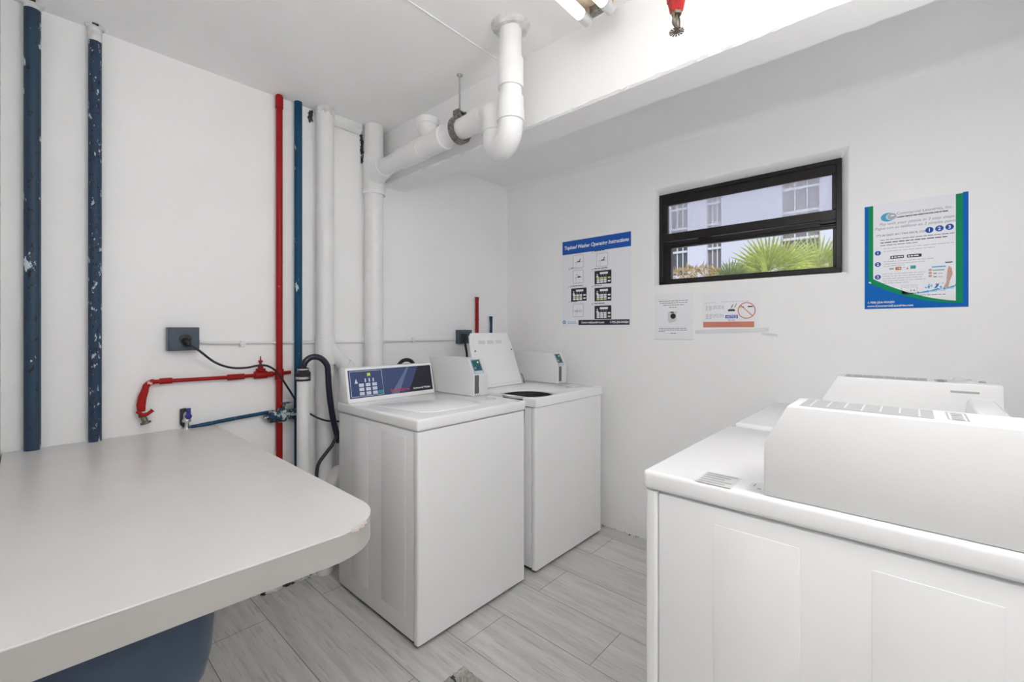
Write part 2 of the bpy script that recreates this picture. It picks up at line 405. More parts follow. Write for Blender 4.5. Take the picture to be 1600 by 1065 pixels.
# broken patch round a drain in the floor
def patch():
    bm = NB(); n = 22; x0, x1, y0, y1 = .96, 1.12, 1.09, 1.262; V = []
    for i in range(n + 1):
        row = []
        for j in range(n + 1):
            x = x0 + (x1 - x0) * i / n; y = y0 + (y1 - y0) * j / n
            d = math.hypot(x - (x0 + x1) / 2, y - (y0 + y1) / 2)
            e = min(i, n - i, j, n - j)
            z = .004 + (.006 if e > 1 else 0) + random.uniform(0, .004)
            if d < .045: z = .001
            row.append(bm.verts.new((x + (random.uniform(-.003, .003) if e == 0 else 0), y + (random.uniform(-.003, .003) if e == 0 else 0), z if e else 0)))
        V.append(row)
    for i in range(n):
        for j in range(n):
            f = bm.faces.new((V[i][j], V[i + 1][j], V[i + 1][j + 1], V[i][j + 1]))
            c = f.calc_center_median(); d = math.hypot(c.x - 1.04, c.y - 1.176)
            f.material_index = 1 if (d < .04 or (abs(c.x - 1.04 - (c.y - 1.2) * .2) < .005 and c.y > 1.2)) else 0
    return bm
dr = bm_obj('floor_drain', patch(), [M['concrete'], M['dark_gap']], smooth=False)
tag(dr, 'square patch of broken grey concrete round a drain hole in the tiled floor', 'drain')

# ------------------------------------------------------------------ window
win = empty('window_1', (XW + .055, .69, 1.82)); tag(win, kind='structure')
def lb(bm, y0, y1, z0, z1, x0, x1, bev=.002): box(bm, (x0 - (XW + .055), y0 - .69, z0 - 1.82), (x1 - (XW + .055), y1 - .69, z1 - 1.82), bev)
def rect_frame(bm, y0, y1, z0, z1, x0, x1, l, r, b, t, bev=.002):
    lb(bm, y0, y1, z0, z0 + b, x0, x1, bev); lb(bm, y0, y1, z1 - t, z1, x0, x1, bev)
    lb(bm, y0, y0 + r, z0 + b, z1 - t, x0, x1, bev); lb(bm, y1 - l, y1, z0 + b, z1 - t, x0, x1, bev)
X0 = XW + .05
bm = NB(); rect_frame(bm, .246, 1.139, 1.548, 2.090, X0, X0 + .10, .022, .022, .020, .022)
rect_frame(bm, .268, 1.117, 1.568, 2.068, X0 + .03, X0 + .07, .012, .012, .006, .006)
bm_obj('window_frame', bm, M['frame'], win, False)
bm = NB(); rect_frame(bm, .262, 1.121, 1.806, 2.076, X0 + .006, X0 + .036, .032, .022, .046, .052, .003)
lb(bm, .284, 1.09, 2.018, 2.022, X0 + .0, X0 + .008, .001)
up = bm_obj('upper_sash', bm, M['frame'], win, False)
bm = NB(); rect_frame(bm, .262, 1.121, 1.566, 1.803, X0 + .016, X0 + .046, .05, .02, .014, .038, .003)
lb(bm, .262, 1.121, 1.778, 1.784, X0 + .006, X0 + .018, .001)
lo = bm_obj('lower_sash', bm, M['frame'], win, False)
bm = NB(); lb(bm, .282, 1.092, 1.85, 2.026, X0 + .02, X0 + .024, 0); bm_obj('window_pane', bm, M['glass_hazy'], up, False)
bm = NB(); lb(bm, .28, 1.073, 1.578, 1.768, X0 + .03, X0 + .034, 0); bm_obj('window_pane', bm, M['glass'], lo, False)
for (a, b) in ((.838, .909), (.267, .331)):
    bm = NB(); lb(bm, a, b, 1.787, 1.803, X0 - .004, X0 + .016, .002)
    lb(bm, a + .004, b - .004, 1.800, 1.806, X0 - .008, X0 + .006, .001); bm_obj('window_latch', bm, M['frame'], win, False)
bm = NB(); box(bm, (-.052, -.69 + .222, -.293), (.004, -.69 + 1.148, -.277), .004, 2)
bm_obj('window_sill', bm, M['wall'], win, False)

# ------------------------------------------------------------------ the washers and dryers
def rr_deck(bm, W, D, z0, z1, hole=None):
    """top deck with rolled edges; hole = (cx, cy, rx, ry) opening"""
    if not hole:
        box(bm, (-.003, -.004, z0), (W + .003, D, z1), .011, 4); return
    n = 48; cx, cy, rx, ry = hole
    def outer(a, inset=0):
        dx, dy = math.cos(a), math.sin(a); x0, x1, y0, y1 = -.003 + inset, W + .003 - inset, -.004 + inset, D - inset
        t = min(((x1 - cx) / dx) if dx > 1e-9 else ((x0 - cx) / dx) if dx < -1e-9 else 9e9, ((y1 - cy) / dy) if dy > 1e-9 else ((y0 - cy) / dy) if dy < -1e-9 else 9e9)
        return cx + dx * t, cy + dy * t
    ang = [2 * PI * i / n for i in range(n)]
    for X in ((-.003, -.004), (W + .003, -.004), (W + .003, D), (-.003, D)):
        ca = math.atan2(X[1] - cy, X[0] - cx) % (2 * PI)
        k = min(range(n), key=lambda i: abs((ang[i] - ca + PI) % (2 * PI) - PI)); ang[k] = ca
    L = []
    for ins, z in ((0, z0), (0, z1 - .009), (.003, z1 - .003), (.009, z1)):
        L.append([bm.verts.new((*outer(a, ins), z)) for a in ang])
    for s, z in ((1.04, z1), (1.0, z1 - .003), (.99, z1 - .010)):
        L.append([bm.verts.new((cx + rx * s * math.cos(a), cy + ry * s * math.sin(a), z)) for a in ang])
    for a, b in zip(L, L[1:]):
        for k in range(n): bm.faces.new((a[k], a[(k + 1) % n], b[(k + 1) % n], b[k]))
    bmesh.ops.recalc_face_normals(bm, faces=bm.faces)

def machine(name, W, D, loc, rz, label, cat, group, coin, embL, embR, con, face=True, lid='closed', strip=False):
    """local frame: x across the front from the user's left, y from front to back"""
    t = empty(name, loc, rz); tag(t, label, cat, group)
    bm = NB(); box(bm, (.004, .036, .022), (W - .004, D - .01, .866), .004, 2)
    for xs, emb, sg in ((.004, embL, -1), (W - .004, embR, 1)):
        for (y0, y1, z0, z1) in emb:
            box(bm, (xs - .0011, y0, z0), (xs + .0011, y1, z1), .0010, 2)
    body = bm_obj('cabinet', bm, M['enamel'], t)
    bm = NB(); box(bm, (.001, .001, .02), (W - .001, .0335, .869), .010, 4, only=vert_edge)
    bm_obj('front_panel', bm, M['enamel'], t)
    bm = NB(); box(bm, (.02, .02, .002), (W - .02, D - .03, .024)); bm_obj('base', bm, M['dark_gap'], t, False)
    bm = NB(); rr_deck(bm, W, D, .872, .92, (.12 + .0, .16, .145, .145) if lid == 'open' else None)
    deck = bm_obj('top_deck', bm, M['enamel'], t)
    if lid == 'closed':
        bm = NB(); poly = [(.06, .47), (.10, .12), (.16, .075), (.40, .075), (.45, .12), (.485, .47)] if not strip else rrect(.05, .12, W - .17, .46, .03, 5)
        prism(bm, poly, 'z', .9195, .9245, .002, 2); bm_obj('lid', bm, M['enamel'], t)
        if not strip:
            bm = NB(); box(bm, (.533, .125, .919), (.606, .20, .9212), .0005); bm_obj('sticker', bm, M['label_pale'], t, False)
    elif lid == 'open':
        bm = NB(); lathe(bm, (.12, .16, .48), (0, 0, 1), [(0, .02), (.0, .13), (.428, .1435)], 32)
        for f in [f for f in bm.faces if f.calc_center_median().z > .905]: bmesh.ops.delete(bm, geom=[f], context='FACES')
        bmesh.ops.reverse_faces(bm, faces=bm.faces); bm_obj('drum', bm, M['rubber'], t)
        bm = NB(); box(bm, (.52, .12, .919), (.6, .19, .9212), .0005); bm_obj('sticker', bm, M['label_pale'], t, False)
        # lid standing open, leaning back
        bm = NB(); w0, w1, h = .41, .365, .352; xo = .01
        pr = [(xo, 0), (xo + w0, 0), (xo + w0 - .012, h * .75), (xo + w0 - .022, h - .018), (xo + w0 - .04, h), (xo + .06, h), (xo + .042, h - .018), (xo + .028, h * .75)]
        prism(bm, pr, 'y', 0, .014, .003, 2)
        prism(bm, [(p[0] * .9 + .022, p[1] * .9 + .016) for p in pr], 'y', -.003, .001, .0015, 2)
        ld = bm_obj('lid', bm, M['enamel'], t); ld.location = (0, .452, .925); ld.rotation_euler = (-math.radians(19.5), 0, 0)
        for px, pz in ((xo + .052, h * .66), (xo + w0 - .03, h * .66)):
            b2 = NB(); lathe(b2, (px, -.003, pz), (0, -1, 0), [(0, .005), (.003, .005), (.004, .003)], 12); bm_obj('screw', b2, M['brass'], ld)
        b2 = NB()
        for k in range(3):
            box(b2, (xo + .10 + k * .075, -.0036, h - .075), (xo + .155 + k * .075, -.0028, h - .052))
        bm_obj('moulded_mark', b2, M['label_pale'], ld, False)
        b2 = NB(); tube(b2, smooth_path([(xo + w0 - .004, .464, .99), (xo + w0 + .004, .45, .96), (xo + w0 + .004, .44, .925)]), .004, 8)
        bm_obj('lid_hinge', b2, M['steel'], t)
    # console
    cx0, cx1, fy0, fy1, by, z1, rearz = con
    bm = NB(); prism(bm, [(fy0, .92), (fy1, z1), (by, z1), (D - .01, rearz), (D - .01, .92)], 'x', cx0, cx1, .006, 3)
    cons = bm_obj('console', bm, M['enamel'], t)
    bm = NB(); lathe(bm, (cx1 - .16, (fy1 + by) / 2, z1 - .001), (0, 0, 1), [(0, .004), (.002, .004)], 10); bm_obj('screw', bm, M['rubber'], cons)
    if face:
        d = Vector((0, fy1 - fy0, z1 - .92)); L = d.length; d.normalize(); nrm = Vector((0, -d.z, d.y))
        mt = Matrix(((1, 0, 0, cx0), (0, d.y, nrm.y, fy0), (0, d.z, nrm.z, .92), (0, 0, 0, 1)))
        cw = cx1 - cx0
        def place(o): o.matrix_local = mt; return o
        pa, pb, pc, pd = .010, cw - .012, .022, L - .012
        fl = Flat(); fl.rect(pa, pc, pb, pd, M['panel_blue'], .0012)
        # the darker swoosh printed on the panel's right side
        fl.poly([(pb - .16, pc), (pb, pc), (pb, pd), (pb - .085, pd)], M['ink'], .0014)
        fl.poly([(pb - .27, pc), (pb - .22, pc), (pb - .145, pd), (pb - .155, pd)], M['silverblue'], .0013)
        pn = place(fl.build('control_panel', cons))
        fl = Flat(); fl.outline(.018, pc + .006, .195, pd - .005, .002, M['bluebtn'], .0018)
        fl.rect(.085, pd - .034, .132, pd - .016, M['lcd'], .0018)
        for i in range(3): fl.rect(.095 + i * .022, pd - .062, .102 + i * .022, pd - .044, M['bluebtn'], .0018)
        fl.poly([(.040, pd - .066), (.058, pd - .066), (.049, pd - .042)], M['bluebtn'], .0018); fl.build('key_frame', pn)
        text_mesh('display_digits', '35', .019, M['display_green'], pn, (.110, pd - .0315, .0022), bold=.0008)
        bb = NB()
        for i in range(3):
            for j in range(3): box(bb, (.062 + i * .036, pc + .012 + j * .021, .001), (.088 + i * .036, pc + .028 + j * .021, .0035), .001, 1)
        bm_obj('keypad', bb, M['bluebtn'], pn, False)
        bb = NB(); box(bb, (.164, pc + .013, .001), (.188, pc + .028, .0035), .002, 2); bm_obj('start_key', bb, M['teal'], pn)
        text_mesh('lettering', 'Speed Queen', .021, M['redink2'], pn, (.235, pc + .012, .0022), bold=.0006)
        text_mesh('lettering', 'Commercial Washer', .015, M['whiteink'], pn, (.375, pc + .013, .0022), sx=.9, bold=.0003)
    # coin box
    a, b = coin
    bm = NB(); prism(bm, [(.272, .921), (.272, 1.037), (.316, 1.120), (D - .012, 1.120), (D - .012, .921)], 'x', a, b, .004, 3)
    cb = bm_obj('coin_box', bm, M['enamel2'], t)
    d = Vector((0, .044, .083)); L = d.length; d.normalize(); nrm = Vector((0, -d.z, d.y))
    mt = Matrix(((1, 0, 0, a), (0, d.y, nrm.y, .272), (0, d.z, nrm.z, 1.037), (0, 0, 0, 1))); w_ = b - a
    fl = Flat(); x0, x1 = .006, w_ * .74
    fl.rect(x0, .004, x1, L - .004, M['silver'], .001); fl.rect(x0 + .008, .022, x1 - .007, L - .010, M['coin_panel'], .0014)
    fl.rect(x0 + .01, .0075, x1 - .008, .018, M['bluebtn'], .0014)
    fl.disc(x0 + .02, .038, .007, M['label_grey'], .0018); fl.disc(x0 + .042, .038, .006, M['panel_blue'], .0018)
    dp = fl.build('display_plate', cb); dp.matrix_local = mt
    fl = Flat(); fl.disc(x1 - .022, L - .024, .0055, M['display_green'], .002); fl.build('indicator_light', dp)
    bm = NB(); box(bm, (a + .006, .2705, .936), (a + .036, .2745, 1.034), .001); bm_obj('coin_slot', bm, M['slot'], cb, False)
    bm = NB()
    for k in range(3): lathe(bm, (a + .01 + k * .016, .272, .928), (0, -1, 0), [(0, .002), (.002, .002)], 8)
    bm_obj('keyhole', bm, M['rubber'], cb)
    if strip:
        fl = Flat(); W2 = w_
        fl.rect(a + .012, 0, b - .012, .205, M['label_grey'], 0)
        for k in range(7): fl.rect(a + .02, .016 + k * .028, b - .02 - .01 * (k % 3), .019 + k * .028, M['label_pale'], .0003)
        fl.outline(a + .02, .222, b - .02, .25, .003, M['label_grey'], .0)
        for k in range(4): fl.rect(a + .03 + k * .022, .228, a + .044 + k * .022, .244, M['label_grey'], 0)
        o = fl.build('instruction_strip', cb); o.location = (0, .335, 1.1206)
        lathe_b = NB(); lathe(lathe_b, ((a + b) / 2, D - .05, 1.12), (0, 0, 1), [(0, .008), (.004, .008), (.005, .005)], 14); bm_obj('lock', lathe_b, M['chrome'], cb)
        if b < .66:
            hb = NB(); box(hb, (a - .0015 if a < W / 2 else b - .001, D - .12, 1.092), (a + .001 if a < W / 2 else b + .0015, D - .06, 1.098), .0005); bm_obj('side_slit', hb, M['label_grey'], cb, False)
    return t
M['silverblue'] = plain('panel_highlight_blue', (.13, .18, .32), .3)
M['redink2'] = plain('bright_red_lettering', (.65, .04, .05), .4)

EL = [(.09, .27, .10, .841), (.384, .53, .10, .846)]
machine('washing_machine', .655, .67, (1.045, 1.45, 0), 0, 'white top-load washer with navy control panel, lid shut, nearest the counter', 'washing machine', 'machines of the laundry room',
        (.555, .662), EL, EL, (.0, .518, .555, .59, .645, 1.088, 1.08))
machine('washing_machine', .655, .67, (1.785, 1.45, 0), 0, 'white top-load washer in the corner with its lid standing open', 'washing machine', 'machines of the laundry room',
        (.569, .665), EL, EL, (.0, .44, .575, .60, .645, 1.075, 1.07), face=False, lid='open')
ER = [(.168, .338, .10, .828), (.454, .623, .10, .826)]
m3 = machine('clothes_dryer', .70, .71, (1.77, .51, 0), PI, 'white machine in the right foreground seen from its side, coin box above', 'dryer', 'machines of the laundry room',
             (.558, .695), ER, ER, (.0, .55, .60, .625, .675, 1.085, 1.05), face=False, lid='flat', strip=True)
m4 = machine('clothes_dryer', .655, .71, (2.50, .505, 0), PI, 'white machine behind the foreground one, below the green and blue poster', 'dryer', 'machines of the laundry room',
             (.53, .648), ER, ER, (.0, .52, .60, .625, .675, 1.085, 1.05), face=False, lid='flat', strip=True)
# stickers on the dryers' tops (local x from the user's left)
fl = Flat(); fl.rect(.61, .127, .70, .207, M['label_pale'], .0006)
for k in range(5): fl.rect(.615 + k * .017, .132, .625 + k * .017, .20 - .01 * (k % 3), M['label_grey'], .0009)
o = fl.build('instruction_label', m3); o.location = (0, 0, .92)
fl = Flat(); fl.rr(.614, .232, .685, .268, .006, M['enamel2'], .0006); fl.rect(.63, .24, .65, .243, M['label_grey'], .0009); fl.disc(.66, .255, .004, M['label_grey'], .0009)
o = fl.build('white_label', m3); o.location = (0, 0, .92)
fl = Flat(); fl.rect(.56, .215, .60, .262, M['label_grey'], .0006); o = fl.build('instruction_label', m4); o.location = (0, 0, .92)

# ------------------------------------------------------------------ folding counter and the bin under it
def counter():
    t = empty('folding_counter', (.25, 1.6, 0)); tag(t, 'grey laminate folding counter with a rounded corner, fixed to the pipe wall', 'counter')
    pl = [(-.052, .905), (.43, .885)]
    cx, cy, r = .435, 1.02, .135
    for i in range(13):
        a = -PI / 2 + PI / 2 * i / 12; pl.append((cx + r * math.cos(a), cy + r * math.sin(a)))
    pl += [(.578, 2.347), (-.052, 2.347)]
    P = [(x - .25, y - 1.6) for x, y in pl]
    bm = NB(); prism(bm, P, 'z', .846, .85, .001, 1); bm_obj('countertop', bm, M['laminate'], t, False)
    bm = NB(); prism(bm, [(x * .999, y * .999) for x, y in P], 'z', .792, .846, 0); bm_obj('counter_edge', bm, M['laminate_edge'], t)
    bm = NB()
    for k in range(5):
        a = -PI / 2 + .30 + .075 * k; x, y = .435 + .134 * math.cos(a), 1.02 + .134 * math.sin(a)
        box(bm, (x - .25 - .005, y - 1.6 - .004, .844 - .003 * (k % 2)), (x - .25 + .005, y - 1.6 + .004, .8503), .001)
    bm_obj('chipped_edge', bm, plain('bare_chipboard', (.62, .55, .50), .8), t, False)
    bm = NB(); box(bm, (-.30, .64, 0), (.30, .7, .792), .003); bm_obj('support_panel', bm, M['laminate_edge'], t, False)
counter()
def bin_():
    t = empty('laundry_tub', (.112, 1.25, 0)); tag(t, 'dark blue rounded plastic tub on legs under the folding counter', 'tub')
    bm = NB(); L = []
    for z, ins, r in ((.555, .09, .02), (.562, .06, .03), (.58, .03, .04), (.61, .010, .06), (.65, 0, .07), (.72, -.004, .07), (.79, -.006, .07)):
        z2 = z
        L.append([bm.verts.new((x, y, z2)) for x, y in rrect(-.14 + ins, -.27 + ins, .14 - ins, .25 - ins, r, 6)])
    for z, ins in ((.79, .004), (.60, .03)):
        L.append([bm.verts.new((x, y, z)) for x, y in rrect(-.14 + ins, -.27 + ins, .14 - ins, .25 - ins, .05, 6)])
    for a, b in zip(L, L[1:]):
        n = len(a)
        for k in range(n): bm.faces.new((a[k], a[(k + 1) % n], b[(k + 1) % n], b[k]))
    bm.faces.new(L[0][::-1]); bm.faces.new(L[-1]); bmesh.ops.recalc_face_normals(bm, faces=bm.faces)
    bm_obj('tub_body', bm, M['tub'], t)
    for sx in (-.09, .09):
        for sy in (-.2, .2):
            bm = NB(); tube(bm, [(sx, sy, 0), (sx, sy, .59)], .015, 12); bm_obj('leg', bm, M['steel'], t)
bin_()

# ------------------------------------------------------------------ pipes on the wall
def riser(name, x, r, z0, z1, m, label, y=None, topw=.04):
    t = empty(name, (x, y or YW - r - .006, z0)); tag(t, label, 'pipe')
    bm = NB(); tube(bm, [(0, 0, 0), (0, 0, (z1 - z0) * .5), (0, 0, z1 - z0 - topw)], r, 24, caps=True); bm_obj('pipe', bm, m, t)
    bm = NB(); tube(bm, [(0, 0, z1 - z0 - topw - .004), (0, 0, z1 - z0)], r * 1.05, 20); bm_obj('bare_top', bm, M['plaster'], t)
    bm = NB(); lathe(bm, (0, 0, z1 - z0 - .012), (0, 0, 1), [(0, r * 1.1), (.004, r * 1.35), (.012, r * 1.5)], 14)
    for v in bm.verts: v.co.x += random.uniform(-.004, .004); v.co.y += random.uniform(-.003, .003)
    bm_obj('plaster_collar', bm, M['plaster'], t, False)
    bm = NB(); box(bm, (-.010, -r * 1.25 - .006, z1 - z0 - .006), (.008, -r * 1.0, z1 - z0), .001); bm_obj('gap', bm, M['dark_gap'], t, False)
    return t
riser('wall_pipe', .019, .0215, 0, ZC, M['blue_old'], 'chipped slate blue pipe at the far left end of the wall', topw=.02)
riser('wall_pipe', .182, .0195, 0, ZC, M['blue_old2'], 'chipped slate blue pipe second from the left, beside the hot tap', topw=.055)

def flange(bm, c, axis, prof): lathe(bm, c, axis, prof, 20)
# red hot-water riser with its branch to the tap
YR = YW - .021
t = empty('hot_water_pipe', (.850, YR, 0)); tag(t, 'red vertical water pipe with a red branch running left to a tap', 'pipe')
bm = NB(); tube(bm, [(0, .003, .20), (0, 0, .24), (0, 0, 1), (0, 0, ZC)], .0150, 20); hub(bm, (0, 0, 2.405), (0, 0, 1), .03, .0175)
hub(bm, (0, 0, 1.055), (0, 0, 1), .028, .0195); bm_obj('riser', bm, M['red_clean'], t)
bm = NB(); tube(bm, [(.055, .004, 1.062), (-.20, 0, 1.058), (-.49, 0, 1.062)] , .0085, 14)
hub(bm, (-.45, 0, 1.062), (1, 0, 0), .022, .0125); hub(bm, (-.19, 0, 1.058), (1, 0, 0), .035, .0135); hub(bm, (-.06, 0, 1.06), (1, 0, 0), .03, .0135)
bm_obj('branch_pipe', bm, M['red_clean'], t)
bm = NB(); P = arc((-.49, 0, 1.035), (0, 0, 1), (-1, 0, 0), .027, 0, PI / 2, 8)
tube(bm, P + [(-.53, 0, 1.0)], .012, 14); tube(bm, [(-.5175, 0, 1.03), (-.527, 0, 1.0), (-.531, 0, .97), (-.530, 0, .945)], [.012, .0145, .015, .013], 14); bm_obj('down_pipe', bm, M['red'], t)
bm = NB(); hub(bm, (-.085, 0, 1.06), (1, 0, 0), .028, .018); lathe(bm, (-.085, 0, 1.065), (0, 0, 1), [(0, .011), (.012, .012), (.014, .021), (.024, .021), (.027, .012), (.040, .011), (.042, .006), (.055, .005), (.056, .010), (.064, .009), (.066, .003), (.085, .002)], 18)
v = bm_obj('stop_valve', bm, M['red_clean'], t)
bm = NB(); lathe(bm, (-.528, -.002, .935), (.28, -.25, -1), [(0, .013), (.012, .015), (.014, .010), (.034, .011), (.036, .018), (.044, .018), (.045, .010)], 16)
tp = bm_obj('tap', bm, M['brass'], t)
bm = NB(); tube(bm, smooth_path([(-.545, -.012, .948), (-.53, -.022, .934), (-.515, -.022, .934), (-.497, -.02, .948)], 5), [.007] * 15 + [.010], 10)
bm_obj('tap_handle', bm, M['red'], tp)
# blue cold-water riser with valve and branch
t = empty('cold_water_pipe', (.940, YW - .024, 0)); tag(t, 'teal blue vertical water pipe with a thin branch running left to a wall tap', 'pipe')
bm = NB(); tube(bm, [(0, 0, 0), (0, 0, 1), (0, 0, ZC)], .0185, 20); hub(bm, (0, 0, .87), (0, 0, 1), .05, .021); bm_obj('riser', bm, M['blue'], t)
bm = NB(); tube(bm, [(-.145, 0, .875), (-.30, 0, .866), (-.455, .002, .853)], .0085, 12); bm_obj('branch_pipe', bm, M['blue'], t)
bm = NB(); lathe(bm, (-.015, -.014, .855), (-1, 0, 0), [(0, .026), (.035, .026), (.038, .020), (.055, .020), (.057, .036), (.085, .036), (.088, .024), (.11, .032), (.128, .032), (.133, .014), (.15, .010)], 10); v = bm_obj('stop_valve', bm, M['mottled'], t)
bm = NB(); lathe(bm, (-.07, -.016, .875), (0, -.2, 1), [(0, .012), (.022, .010), (.024, .004), (.035, .004)], 10)
box(bm, (-.085, -.018, .908), (-.035, -.004, .916), .003); bm_obj('valve_handle', bm, M['mottled'], v)
bm = NB(); lathe(bm, (-.468, .0, .925), (0, .1, -1), [(0, .008), (.01, .014), (.03, .014), (.034, .017), (.045, .017), (.047, .009), (.07, .010), (.075, .012), (.078, .008)], 16); tp = bm_obj('tap', bm, M['chrome'], t)
bm = NB(); prism(bm, [(-.490, .935), (-.468, .938), (-.462, .915), (-.462, .855), (-.474, .850), (-.490, .868)], 'y', .004, .022, .003); bm_obj('tap_bracket', bm, M['rubber'], t)
bm = NB(); lathe(bm, (-.466, -.012, .905), (0, -1, 0), [(0, .012), (.01, .012), (.012, .007)], 14); box(bm, (-.473, -.018, .908), (-.457, -.008, .94), .003); bm_obj('tap_handle', bm, plain('blue_handle', (.012, .02, .22), .35), tp)

# standpipe with rubber coupling
t = empty('standpipe', (.915, 2.205, 0)); tag(t, 'slim white standpipe capped by a black rubber coupling', 'pipe')
bm = NB(); tube(bm, [(0, .13, .26), (0, .06, .262), (0, .02, .275), (0, 0, .31), (0, 0, .6), (0, 0, 1.035)], .0295, 28); bm_obj('pipe', bm, M['pvc'], t)
bm = NB(); lathe(bm, (0, 0, 1.028), (0, 0, 1), [(0, .0335), (.04, .0335), (.043, .031), (.048, .026), (.062, .026), (.063, .023), (.066, .012)], 28); cpl = bm_obj('rubber_coupling', bm, M['rubber'], t)
bm = NB(); hub(bm, (0, 0, 1.043), (0, 0, 1), .006, .0348, .001); hub(bm, (0, 0, 1.084), (0, 0, 1), .004, .0272, .001); bm_obj('hose_clamp', bm, M['chrome'], cpl)
# washer drain hose
H = [(.915, 2.205, 1.095), (.925, 2.203, 1.122), (.955, 2.20, 1.142), (.995, 2.195, 1.135), (1.025, 2.19, 1.10), (1.032, 2.19, 1.05), (1.035, 2.19, .99), (1.045, 2.19, .90), (1.06, 2.185, .80), (1.085, 2.18, .70)]
tag(bm_obj('drain_hose', tube(NB(), smooth_path(H), .0145, 16), M['hose']), 'thick navy black drain hose arching out of the standpipe coupling', 'hose')
H = [(1.07, 2.165, .745), (1.04, 2.16, .70), (.995, 2.155, .655), (.965, 2.15, .62), (.955, 2.15, .56), (.955, 2.16, .40), (.96, 2.22, .28), (.965, 2.33, .25)]
tag(bm_obj('water_hose', tube(NB(), smooth_path(H), .0085, 12), M['rubber']), 'thin dark hose curving down beside the nearest washer toward the counter', 'hose')
H = [(1.40, 2.20, .9), (1.43, 2.20, 1.03), (1.465, 2.20, 1.085), (1.505, 2.20, 1.10), (1.545, 2.20, 1.085), (1.575, 2.20, 1.03), (1.59, 2.2, .9), (1.59, 2.2, .5)]
tag(bm_obj('inlet_hose', tube(NB(), smooth_path(H), .011, 14), M['rubber']), 'black hose loop peeping over the back of the navy-panelled console', 'hose')

# painted waste stack with a wye
t = empty('waste_pipe', (1.066, YW - .052, 0)); tag(t, 'white painted waste pipe left of the drain stack, with a side inlet low down', 'pipe')
bm = NB(); tube(bm, [(0, 0, 0), (0, 0, 1), (0, 0, ZC)], .0445, 32); hub(bm, (0, 0, 1.17), (0, 0, 1), .075, .0495, .003); hub(bm, (0, 0, .93), (0, 0, 1), .04, .0485, .003)
bm_obj('pipe', bm, M['pvc_painted'], t)
bm = NB(); tube(bm, [(0, 0, 1.20), (.06, -.01, 1.13), (.14, -.02, 1.04)], [.042, .04, .04], 24); hub(bm, (.11, -.015, 1.07), (.08, -.01, -.09), .02, .046, .003); bm_obj('side_inlet', bm, M['pvc_painted'], t)
bm = NB(); tube(bm, smooth_path([(.0, -.03, .42), (.03, -.05, .50), (.06, -.06, .52), (.12, -.06, .50)], 6), .044, 24); bm_obj('lower_elbow', bm, M['pvc_painted'], t)
bm = NB(); tube(bm, [(0, 0, ZC - .035), (0, 0, ZC)], [.046, .051], 16)
for v_ in bm.verts: v_.co += Vector([random.uniform(-.006, .006) for _ in range(3)]) if v_.co.z < ZC - .01 else Vector()
bm_obj('plaster_collar', bm, M['plaster'], t, False)

# drain stack with tee, sloping run, cleanout, trap and drop from the ceiling
t = empty('drain_pipe', (1.345, 2.285, 0)); tag(t, 'white plastic drain pipe with a run along the beam, a trap and a ceiling drop', 'pipe')
O = Vector((1.345, 2.285, 0))
def L(x, y, z): return Vector((x, y, z)) - O
bm = NB(); tube(bm, [(0, 0, 0), (0, 0, 1), (0, 0, ZC)], .0515, 36); bm_obj('stack', bm, M['pvc'], t)
a, b = L(1.340, 2.27, 2.172), L(1.332, 1.345, 2.192)
dirn = (b - a).normalized()
bm = NB(); lathe(bm, (0, 0, 2.045), (0, 0, 1), [(0, .053), (.001, .062), (.045, .062), (.05, .0585), (.205, .0585), (.207, .0575), (.225, .0575), (.226, .052)], 36)
tube(bm, smooth_path([L(1.345, 2.30, 2.11), L(1.342, 2.25, 2.15), L(1.34, 2.17, 2.174)], 6), .053, 28); bm_obj('tee', bm, M['pvc'], t)
bm = NB(); tube(bm, [a, a.lerp(b, .5), b], .0455, 32); bm_obj('run', bm, M['pvc'], t)
for nm, f0, f1 in (('coupling', .30, .47), ('coupling', .93, .99)):
    p = a.lerp(b, (f0 + f1) / 2); h = (b - a).length * (f1 - f0) / 2
    bm = NB(); hub(bm, p, dirn, h, .0545); bm_obj(nm, bm, M['pvc'], t)
p = a.lerp(b, .58); bm = NB(); hub(bm, p, dirn, .10, .0535); hub(bm, p - dirn * .085, dirn, .016, .056); hub(bm, p + dirn * .085, dirn, .016, .056)
q = a.lerp(b, .66)
tube(bm, smooth_path([p + dirn * .05, p + Vector((0, .005, .04)), p + Vector((0, .03, .08)), p + Vector((0, .035, .115))], 6), .046, 26)
lathe(bm, p + Vector((0, .035, .098)), (0, 0, 1), [(0, .05), (.001, .054), (.03, .054), (.034, .047), (.036, .01)], 28); bm_obj('cleanout_wye', bm, M['pvc'], t)
# trap: elbow down, u-bend, and up to the drop
e0 = b; bm = NB()
lx, ly = 1.288 - O.x, 1.262 - O.y
el = smooth_path([e0 + Vector((0, .03, 0)), e0, Vector((lx + .022, ly + .045, 2.188 - .006)), Vector((lx + .004, ly + .010, 2.162)), Vector((lx, ly, 2.125)), Vector((lx, ly, 2.085))], 6)
tube(bm, el, .048, 30)
hub(bm, e0 + Vector((0, .012, 0)), dirn, .016, .0545); hub(bm, Vector((lx, ly, 2.10)), (0, 0, 1), .02, .0515); bm_obj('elbow', bm, M['pvc'], t)
leg = el[-1]; drop = L(1.25, 1.139, 2.06)
ax = (Vector((drop.x, drop.y, 0)) - Vector((leg.x, leg.y, 0))).normalized()
c = Vector(((leg.x + drop.x) / 2, (leg.y + drop.y) / 2, 2.062)); R = (Vector((leg.x, leg.y, 0)) - Vector((drop.x, drop.y, 0))).length / 2
bm = NB(); u = arc(c, -ax, (0, 0, -1), R, 0, PI, 18)
